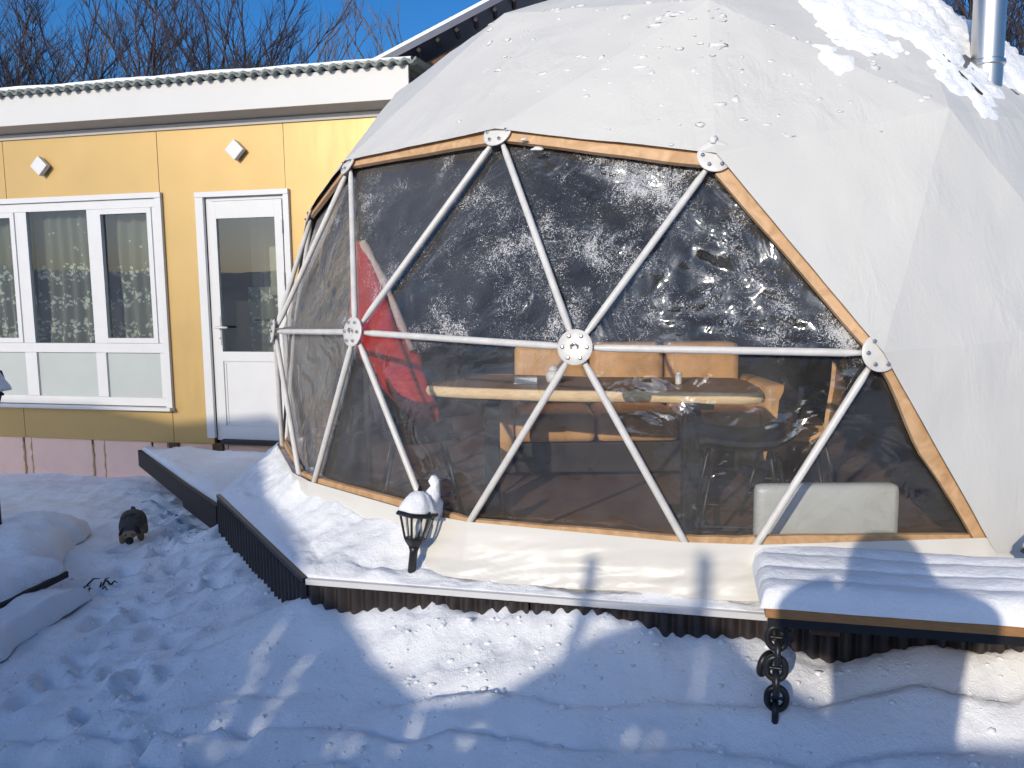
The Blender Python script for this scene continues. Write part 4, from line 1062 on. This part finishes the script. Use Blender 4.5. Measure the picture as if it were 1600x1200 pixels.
tag(slab(-2.78, 4.46, -3.0, 5.5, 1.5, -.03, .17, 3).build('board_snow', 'snow', smooth=True), 'broad smooth snow hump beside the path behind the dark board edge', 'snow', kind='stuff')
tag(slab(-2.53, 4.40, -2.69, 3.28, 1.5, .070, .115, 7).build('board_snow', 'snow', smooth=True), 'thick smooth snow slab lying on the dark boards by the path', 'snow', kind='stuff')
tag(slab(-2.36, 4.30, -2.46, 2.9, .24, -.05, .11, 9).build('snow_berm', 'snow', smooth=True), 'low snow berm below the dark board edge', 'snow', kind='stuff')
tw = thing('dead_stalks', 'small tangle of dark dead stalks poking from the snow beside the path', 'stalks', (-2.42, 4.38, .05)); rr = random.Random(2)
for k in range(9):
    p = Vector((-2.47+rr.uniform(-.05, .12), 4.40+rr.uniform(-.08, .08), gz(-2.4, 4.4)+.0)); q = p+Vector((rr.uniform(-.02, .09), rr.uniform(-.05, .05), rr.uniform(.0, .035)))
    MB().tube([p, (p+q)/2+Vector((0, 0, .018)), q], [.006, .005, .002], 5).build('stalk', 'black_metal', tw)

# ================================================================ PUPPY
def skin_obj(name, joints, bones, mat, parent=None, sub=2, vox=0):
    me = bpy.data.meshes.new(name); me.from_pydata([j[0] for j in joints], bones, []); o = bpy.data.objects.new(name, me); col.objects.link(o)
    o.modifiers.new('s', 'SKIN')
    for sv, j in zip(me.skin_vertices[0].data, joints): r_ = j[1]; sv.radius = r_ if hasattr(r_, '__len__') else (r_, r_); sv.use_root = False
    me.skin_vertices[0].data[0].use_root = True
    o.modifiers.new('u', 'SUBSURF').levels = sub
    if vox:
        rm = o.modifiers.new('r', 'REMESH'); rm.mode = 'VOXEL'; rm.voxel_size = vox
        sm_ = o.modifiers.new('m', 'SMOOTH'); sm_.factor = .5; sm_.iterations = 6
    dg = bpy.context.evaluated_depsgraph_get(); dg.update(); nm = bpy.data.meshes.new_from_object(o.evaluated_get(dg))
    o.modifiers.clear(); o.data = nm; bpy.data.meshes.remove(me); nm.name = name; nm.shade_smooth(); nm.materials.clear(); nm.materials.append(mat)
    if parent is not None: o.parent = parent
    ORG[o.name] = Vector(); return o
def fur_mat():
    m, nt, out = new_mat('puppy_fur'); L = nt.links.new
    b = N(nt, 'ShaderNodeBsdfPrincipled', Roughness=.95); co = coords(nt); sx = N(nt, 'ShaderNodeSeparateXYZ'); L(co, sx.inputs[0])
    ns = N(nt, 'ShaderNodeTexNoise', Scale=14, Detail=4); L(co, ns.inputs['Vector'])
    a = N(nt, 'ShaderNodeMath', operation='MULTIPLY_ADD'); a.inputs[1].default_value = .08; L(ns.outputs[0], a.inputs[0]); L(sx.outputs[2], a.inputs[2])
    L(ramp(nt, a.outputs[0], .135, .19, (.26, .17, .10, 1), (.060, .056, .052, 1)), b.inputs['Base Color'])
    n2 = N(nt, 'ShaderNodeTexNoise', Scale=120, Detail=4); L(coords(nt, (1, .25, 1)), n2.inputs['Vector']); bp = N(nt, 'ShaderNodeBump', Strength=1, Distance=.01); L(n2.outputs[0], bp.inputs['Height']); L(bp.outputs[0], b.inputs['Normal'])
    L(b.outputs[0], out.inputs[0]); return m
MT['puppy'] = fur_mat(); MT['muzzle'] = pm('puppy_muzzle', (.012, .010, .010), .8)
MT['face'] = pm('puppy_face', (.30, .20, .125), .95, var=.3, vscale=30, bump=.8, bscale=120)
dog = thing('puppy', 'dark furry puppy sniffing along the trodden snow path', 'dog', (0, 0, 0))
# faces -Y locally; z up, metres
J = [((0, .02, .165), (.082, .080)), ((0, .13, .170), (.078, .076)), ((0, .215, .165), (.062, .062)), ((0, -.09, .165), (.078, .076)), ((0, -.16, .150), (.055, .055)), ((0, -.205, .118), (.052, .050)), ((0, -.245, .098), (.046, .040)),
     ((-.052, -.09, .10), .034), ((-.056, -.10, .055), .024), ((-.056, -.11, .012), .024), ((.052, -.07, .10), .034), ((.058, -.06, .055), .024), ((.058, -.075, .012), .024),
     ((-.055, .18, .115), .045), ((-.060, .20, .065), .027), ((-.060, .185, .012), .024), ((.055, .20, .115), .045), ((.066, .225, .065), .027), ((.066, .21, .012), .024),
     ((0, .265, .195), .022), ((-.006, .285, .222), .019), ((-.012, .275, .238), .016)]
Bn = [(0, 1), (1, 2), (0, 3), (3, 4), (4, 5), (5, 6), (3, 7), (7, 8), (8, 9), (3, 10), (10, 11), (11, 12), (2, 13), (13, 14), (14, 15), (2, 16), (16, 17), (17, 18), (2, 19), (19, 20), (20, 21)]
skin_obj('body', J, Bn, MT['puppy'], dog, vox=.009)
def blob(name, c, r_, mat, parent, rot=(0, 0, 0)):
    bm = bmesh.new(); bmesh.ops.create_icosphere(bm, subdivisions=3, radius=1); mm = Matrix.Translation(c) @ (Matrix.Rotation(rot[2], 4, 'Z') @ Matrix.Rotation(rot[1], 4, 'Y') @ Matrix.Rotation(rot[0], 4, 'X')) @ Matrix.Diagonal((*r_, 1))
    m = MB().add([mm @ v.co for v in bm.verts], [tuple(v.index for v in f.verts) for f in bm.faces]); bm.free(); return m.build(name, mat, parent, smooth=True)
blob('muzzle', (0, -.272, .072), (.027, .036, .024), 'muzzle', dog, (R(25), 0, 0)); blob('nose', (0, -.306, .058), (.011, .009, .009), 'black_plastic', dog)
blob('brow', (0, -.232, .112), (.042, .035, .035), 'face', dog)
for s in (-1, 1):
    blob('ear', (s*.048, -.195, .135), (.013, .026, .036), 'muzzle', dog, (R(-10), s*R(-28), 0)); blob('eye', (s*.020, -.262, .118), (.006, .006, .006), 'black_plastic', dog)
dp = atz(205, 836, .02); dog.location = (-2.57, 5.20, gz(-2.6, 5.2)-.005); dog.rotation_euler = (0, 0, R(20)); dog.scale = (.98, .66, .86)

# ================================================================ TREES AND THE FAR HOUSE
def tree_meshes(seed, dens, spread, hgt):
    rr = random.Random(seed); tr = MB(); cr = MB()
    def branch(p, d, L_, r0, lev):
        n = 4 if lev < 2 else 3; pts = [p]; q = p; dd = d.copy()
        for k in range(n):
            dd = (dd+Vector((rr.uniform(-1, 1), rr.uniform(-1, 1), rr.uniform(-.3, .9)))*.2).normalized(); q = q+dd*(L_/n); pts.append(q)
        (tr if lev == 0 else cr).tube(pts, [r0*(1-.75*k/n) for k in range(n+1)], 6 if lev == 0 else (4 if lev == 1 else 3), caps=False)
        if lev >= 3+(dens > 1): return
        nb = [int(10*dens), int(9*dens), 9, 5][min(lev, 3)]
        for b in range(nb):
            t = rr.uniform(.25 if lev else .3, 1); i = min(n-1, int(t*n)); pp = pts[i].lerp(pts[i+1], t*n-i)
            a = rr.uniform(0, 2*math.pi); w = rr.uniform(.45, 1.15)*spread
            nd = (dd*1.0+Vector((math.cos(a)*w, math.sin(a)*w, (.30 if lev == 0 else .12)*rr.random()+.05))).normalized()
            branch(pp, nd, L_*rr.uniform(.38, .62)*(1.05-.4*t*(lev > 0)), max(.0048, r0*.36), lev+1)
    branch(Vector((0, 0, -.3)), Vector((0, 0, 1)), hgt*.72, .085, 0)
    if dens > .8:
        for k in range(3): branch(Vector((rr.uniform(-.3, .3), rr.uniform(-.3, .3), -.3)), Vector((rr.uniform(-.25, .25), rr.uniform(-.2, .2), 1)).normalized(), hgt*.55, .055, 0)
    return tr, cr
protos = []
for i, (dens, spr, mat) in enumerate(((1.0, .9, 'twig'), (1.0, .75, 'twig'), (.9, 1.0, 'twig'), (.55, .6, 'birch'))):
    tr, cr = tree_meshes(11+i, dens, spr, 6.0)
    mt = bpy.data.meshes.new('trunk'); mt.from_pydata(tr.v, [], tr.f); mt.materials.append(MT['bark']); mt.shade_smooth()
    mc = bpy.data.meshes.new('crown'); mc.from_pydata(cr.v, [], cr.f); mc.materials.append(MT[mat]); zt = sorted(v[2] for v in cr.v)[int(len(cr.v)*.955)]
    protos.append((mt, mc, zt))
spots = [(-20, 28, 25, 0), (22, 30, 26, 1), (100, 45, 27, 0), (165, 8, 28, 3), (205, 55, 25, 2), (255, 0, 26, 1), (320, 28, 27, 2), (352, 8, 25, 0), (385, 45, 24, 1), (405, 60, 26, 2), (458, 70, 27, 3), (490, -15, 27, 3), (520, 20, 29, 3), (605, -10, 28, 3), (628, 35, 26, 3),
         (1500, -60, 25, 1), (1560, -70, 24, 0), (1605, -30, 26, 2), (1640, -10, 24, 1)]
over = {-20: 'beyond the far end of the yellow roof', 22: 'over the far window sash', 60: 'over the lamp above the window', 100: 'over the middle window pane', 135: 'over the mullion of the window', 165: 'over the window, lone pale one', 205: 'over the nearer window sash', 255: 'over the wall panel between window and door, tallest there', 275: 'over the joint beside the window', 320: 'over the handle side of the door', 352: 'over the lamp above the door', 385: 'over the middle of the door', 405: 'over the hinge side of the door', 458: 'over the last wall panel', 490: 'over the last panel, tallest of the thin ones', 520: 'between the last panel and the far gable', 605: 'beside the lower verge of the far gable', 628: 'just behind the verge of the far gable', 1500: 'behind the crown of the dome', 1560: 'behind the flue pipe', 1605: 'beyond the flue pipe, spreading low', 1640: 'well beyond the flue pipe'}
names_ = ['bushy bare dark tree', 'upright bare dark tree', 'spreading bare dark tree', 'thin sparse pale-twigged tree']
for i, (px, py, y, k) in enumerate(spots):
    top = aty(px, py, y); gy_ = gz(top.x, y); mt, mc, zt = protos[k]
    lab = names_[k]+' '+over[px]
    t = thing('bare_tree', lab, 'tree', (top.x, y, gy_), 'bare trees behind the houses')
    s = (top.z-gy_)/zt
    for nm, me_ in (('trunk', mt), ('crown', mc)):
        o = bpy.data.objects.new(nm, me_); col.objects.link(o); o.parent = t
    t.scale = (s, s, s); t.rotation_euler = (0, 0, i*1.37)
# far timber house whose roof verge shows left of the dome
fh = thing('far_house', 'brown timber house with snowy gable roof rising behind the dome', 'house', (2.2, 13, 0))
MB().box((-1.55, 12.3, 0), (5.95, 16, 4.9)).build('wall', 'brown_plank', fh)
rl = Vector((-2.25, 0, 4.74)); rg_ = Vector((2.2, 0, 6.93)); rr_ = Vector((6.65, 0, 4.74))
m = MB(); m.add([(-1.55, 12.3, 4.902), (5.95, 12.3, 4.902), (2.2, 12.3, 6.75), (-1.55, 12.35, 4.902), (5.95, 12.35, 4.902), (2.2, 12.35, 6.75)], [(0, 1, 2), (5, 4, 3), (0, 3, 4, 1), (1, 4, 5, 2), (2, 5, 3, 0)]); m.build('gable', 'brown_plank', fh)
for a, b in ((rl, rg_), (rg_, rr_)):
    m = MB(); P = []
    sl = (b-a).normalized(); up = Vector((-sl.z, 0, sl.x))
    m.add([a+Vector((0, 11.95, 0)), b+Vector((0, 11.95, 0)), b+Vector((0, 16.2, 0)), a+Vector((0, 16.2, 0))]+[v+up*.09 for v in (a+Vector((0, 11.95, 0)), b+Vector((0, 11.95, 0)), b+Vector((0, 16.2, 0)), a+Vector((0, 16.2, 0)))],
          [(0, 3, 2, 1), (4, 5, 6, 7), (0, 1, 5, 4), (1, 2, 6, 5), (2, 3, 7, 6), (3, 0, 4, 7)]); r_o = m.build('roof', 'blue_roof', fh, fix=True)
    for k in range(16):
        p = a.lerp(b, (k+.5)/16)+Vector((0, 11.97, -.06)); MB().tube([p-sl*.03, p-sl*.03+Vector((0, .35, 0))], .035, 4).build('rafter_end', 'dark_wood', r_o)
    m = MB(); m.add([q+up*z for z in (.092, .15) for q in (a+Vector((0, 12.0, 0)), b+Vector((0, 12.0, 0)), b+Vector((0, 16.1, 0)), a+Vector((0, 16.1, 0)))], [(0, 3, 2, 1), (4, 5, 6, 7), (0, 1, 5, 4), (1, 2, 6, 5), (2, 3, 7, 6), (3, 0, 4, 7)])
    tag(m.build('roof_snow', 'snow', fix=True), 'snow on the %s slope of the far timber house' % ('house-facing' if a is rl else 'hidden back'), 'snow', kind='stuff')

# ================================================================ BEHIND THE CAMERA: added unseen shade screen, and the photographer
sh = thing('shade_screen', 'tall gappy board fence behind the photographer that shades the yard', 'fence', (-3, -4, 0))
prof = [(-10.6, 4.78), (-9.1, 4.66), (-8.2, 4.45), (-7.2, 4.47), (-5.43, 3.51), (-4.72, 3.19), (-4.42, 2.99), (-3.93, 2.67), (-3.55, 2.52), (-3.29, 2.54), (-3.11, 2.65), (-2.95, 2.77), (-2.7, 2.84), (-2.45, 2.79), (-2.25, 2.62), (-1.9, 2.47), (-1.5, 2.40), (6, 2.35)]  # top edge of the added screen, shaped to cast the wanted shadow outline
def ptop(x):
    for (a, za), (b, zb) in zip(prof[:-1], prof[1:]):
        if a <= x <= b: return za+(zb-za)*(x-a)/(b-a)
def toward_sun(p): return p-LD*((p.y+4.0)/LD.y)
holes = []  # slits added to lay sun streaks on the snow, standing in for film reflections
for p0, p1, w in (((522, 962), (447, 1030), .035), ((505, 1022), (492, 1042), .04), ((419, 1036), (414, 1058), .05), ((476, 1042), (462, 1060), .05), ((372, 1074), (348, 1100), .055), ((433, 1077), (412, 1108), .06), ((322, 1124), (246, 1168), .045), ((365, 1124), (298, 1192), .04),
                  ((652, 1112), (596, 1190), .04), ((494, 1160), (488, 1185), .05), ((534, 1158), (522, 1185), .06), ((742, 1135), (732, 1165), .06), ((985, 1140), (980, 1170), .05), ((1020, 1150), (1014, 1175), .05), ((1128, 990), (1105, 1090), .03), ((250, 1185), (235, 1210), .05)):
    a = toward_sun(atz(*p0, .03)); b = toward_sun(atz(*p1, .03)); z0, z1 = sorted((a.z, b.z)); x = (a.x+b.x)/2
    w *= .8; z1 = min(z1, ptop(x)-.03)
    if z1-z0 > .015: holes.append((x-w/2, x+w/2, z0, z1))
brk = sorted({round(p[0], 4) for p in prof} | {round(h[0], 4) for h in holes} | {round(h[1], 4) for h in holes} | {round(-10.6+.16*k, 4) for k in range(104)})
brk = [x for x in brk if x <= 6]
for x0, x1 in zip(brk[:-1], brk[1:]):
    if x1-x0 < .002: continue
    xm = (x0+x1)/2; hs = sorted((h[2], h[3]) for h in holes if h[0] < xm < h[1]); zl = -.3; segs = []
    for h0, h1 in hs:
        if h0 > zl: segs.append((zl, h0))
        zl = max(zl, h1)
    m = MB()
    for z0, z1 in segs: m.box((x0, -4.02, z0), (x1, -3.99, z1))
    za, zb = ptop(x0+1e-6), ptop(x1-1e-6)
    m.add([(x0, -4.02, zl), (x1, -4.02, zl), (x1, -3.99, zl), (x0, -3.99, zl), (x0, -4.02, za), (x1, -4.02, zb), (x1, -3.99, zb), (x0, -3.99, za)], [(0, 3, 2, 1), (4, 5, 6, 7), (0, 1, 5, 4), (1, 2, 6, 5), (2, 3, 7, 6), (3, 0, 4, 7)])
    m.build('board', 'brown_plank', sh)
for x in (-3.08, -2.57): MB().box((x-.022, -4.07, 2.5), (x+.022, -4.025, 3.11)).build('rail_post', 'dark_wood', sh)
MB().box((-3.05, -4.06, 2.86), (-2.6, -4.03, 2.90)).build('rail', 'dark_wood', sh)
ph = thing('person', 'person in a dark hooded winter coat standing with raised arms to take the picture', 'person', (0, 0, 0))
J = [((-.15, -.55, .95), (.19, .14)), ((-.15, -.53, 1.2), (.19, .14)), ((-.15, -.50, 1.42), (.20, .13)), ((-.15, -.48, 1.58), (.16, .12)), ((-.15, -.46, 1.66), (.15, .13)), ((-.15, -.44, 1.77), (.135, .13)), ((-.15, -.45, 1.84), (.07, .08)),
     ((-.37, -.48, 1.50), .12), ((-.46, -.42, 1.46), .105), ((-.40, -.30, 1.50), .07), ((-.24, -.24, 1.56), .045), ((.08, -.48, 1.50), .12), ((.20, -.42, 1.46), .105), ((.13, -.30, 1.50), .07), ((.0, -.24, 1.56), .045),
     ((-.25, -.55, .85), .12), ((-.26, -.54, .48), .085), ((-.27, -.57, .06), .065), ((-.27, -.42, .0), .05), ((-.05, -.55, .85), .12), ((-.04, -.54, .48), .085), ((-.03, -.57, .06), .065), ((-.03, -.42, .0), .05)]
Bn = [(0, 1), (1, 2), (2, 3), (3, 4), (4, 5), (5, 6), (2, 7), (7, 8), (8, 9), (9, 10), (2, 11), (11, 12), (12, 13), (13, 14), (0, 15), (15, 16), (16, 17), (17, 18), (0, 19), (19, 20), (20, 21), (21, 22)]
J = [((p[0], p[1], p[2]+(.07 if p[2] > 1.3 else 0)), r_ if not hasattr(r_, '__len__') else (r_[0]*1.08, r_[1])) for p, r_ in J]
skin_obj('body', J, Bn, MT['coat_blue'], ph)
blob('face', (-.15, -.345, 1.79), (.075, .045, .095), 'skin', ph)
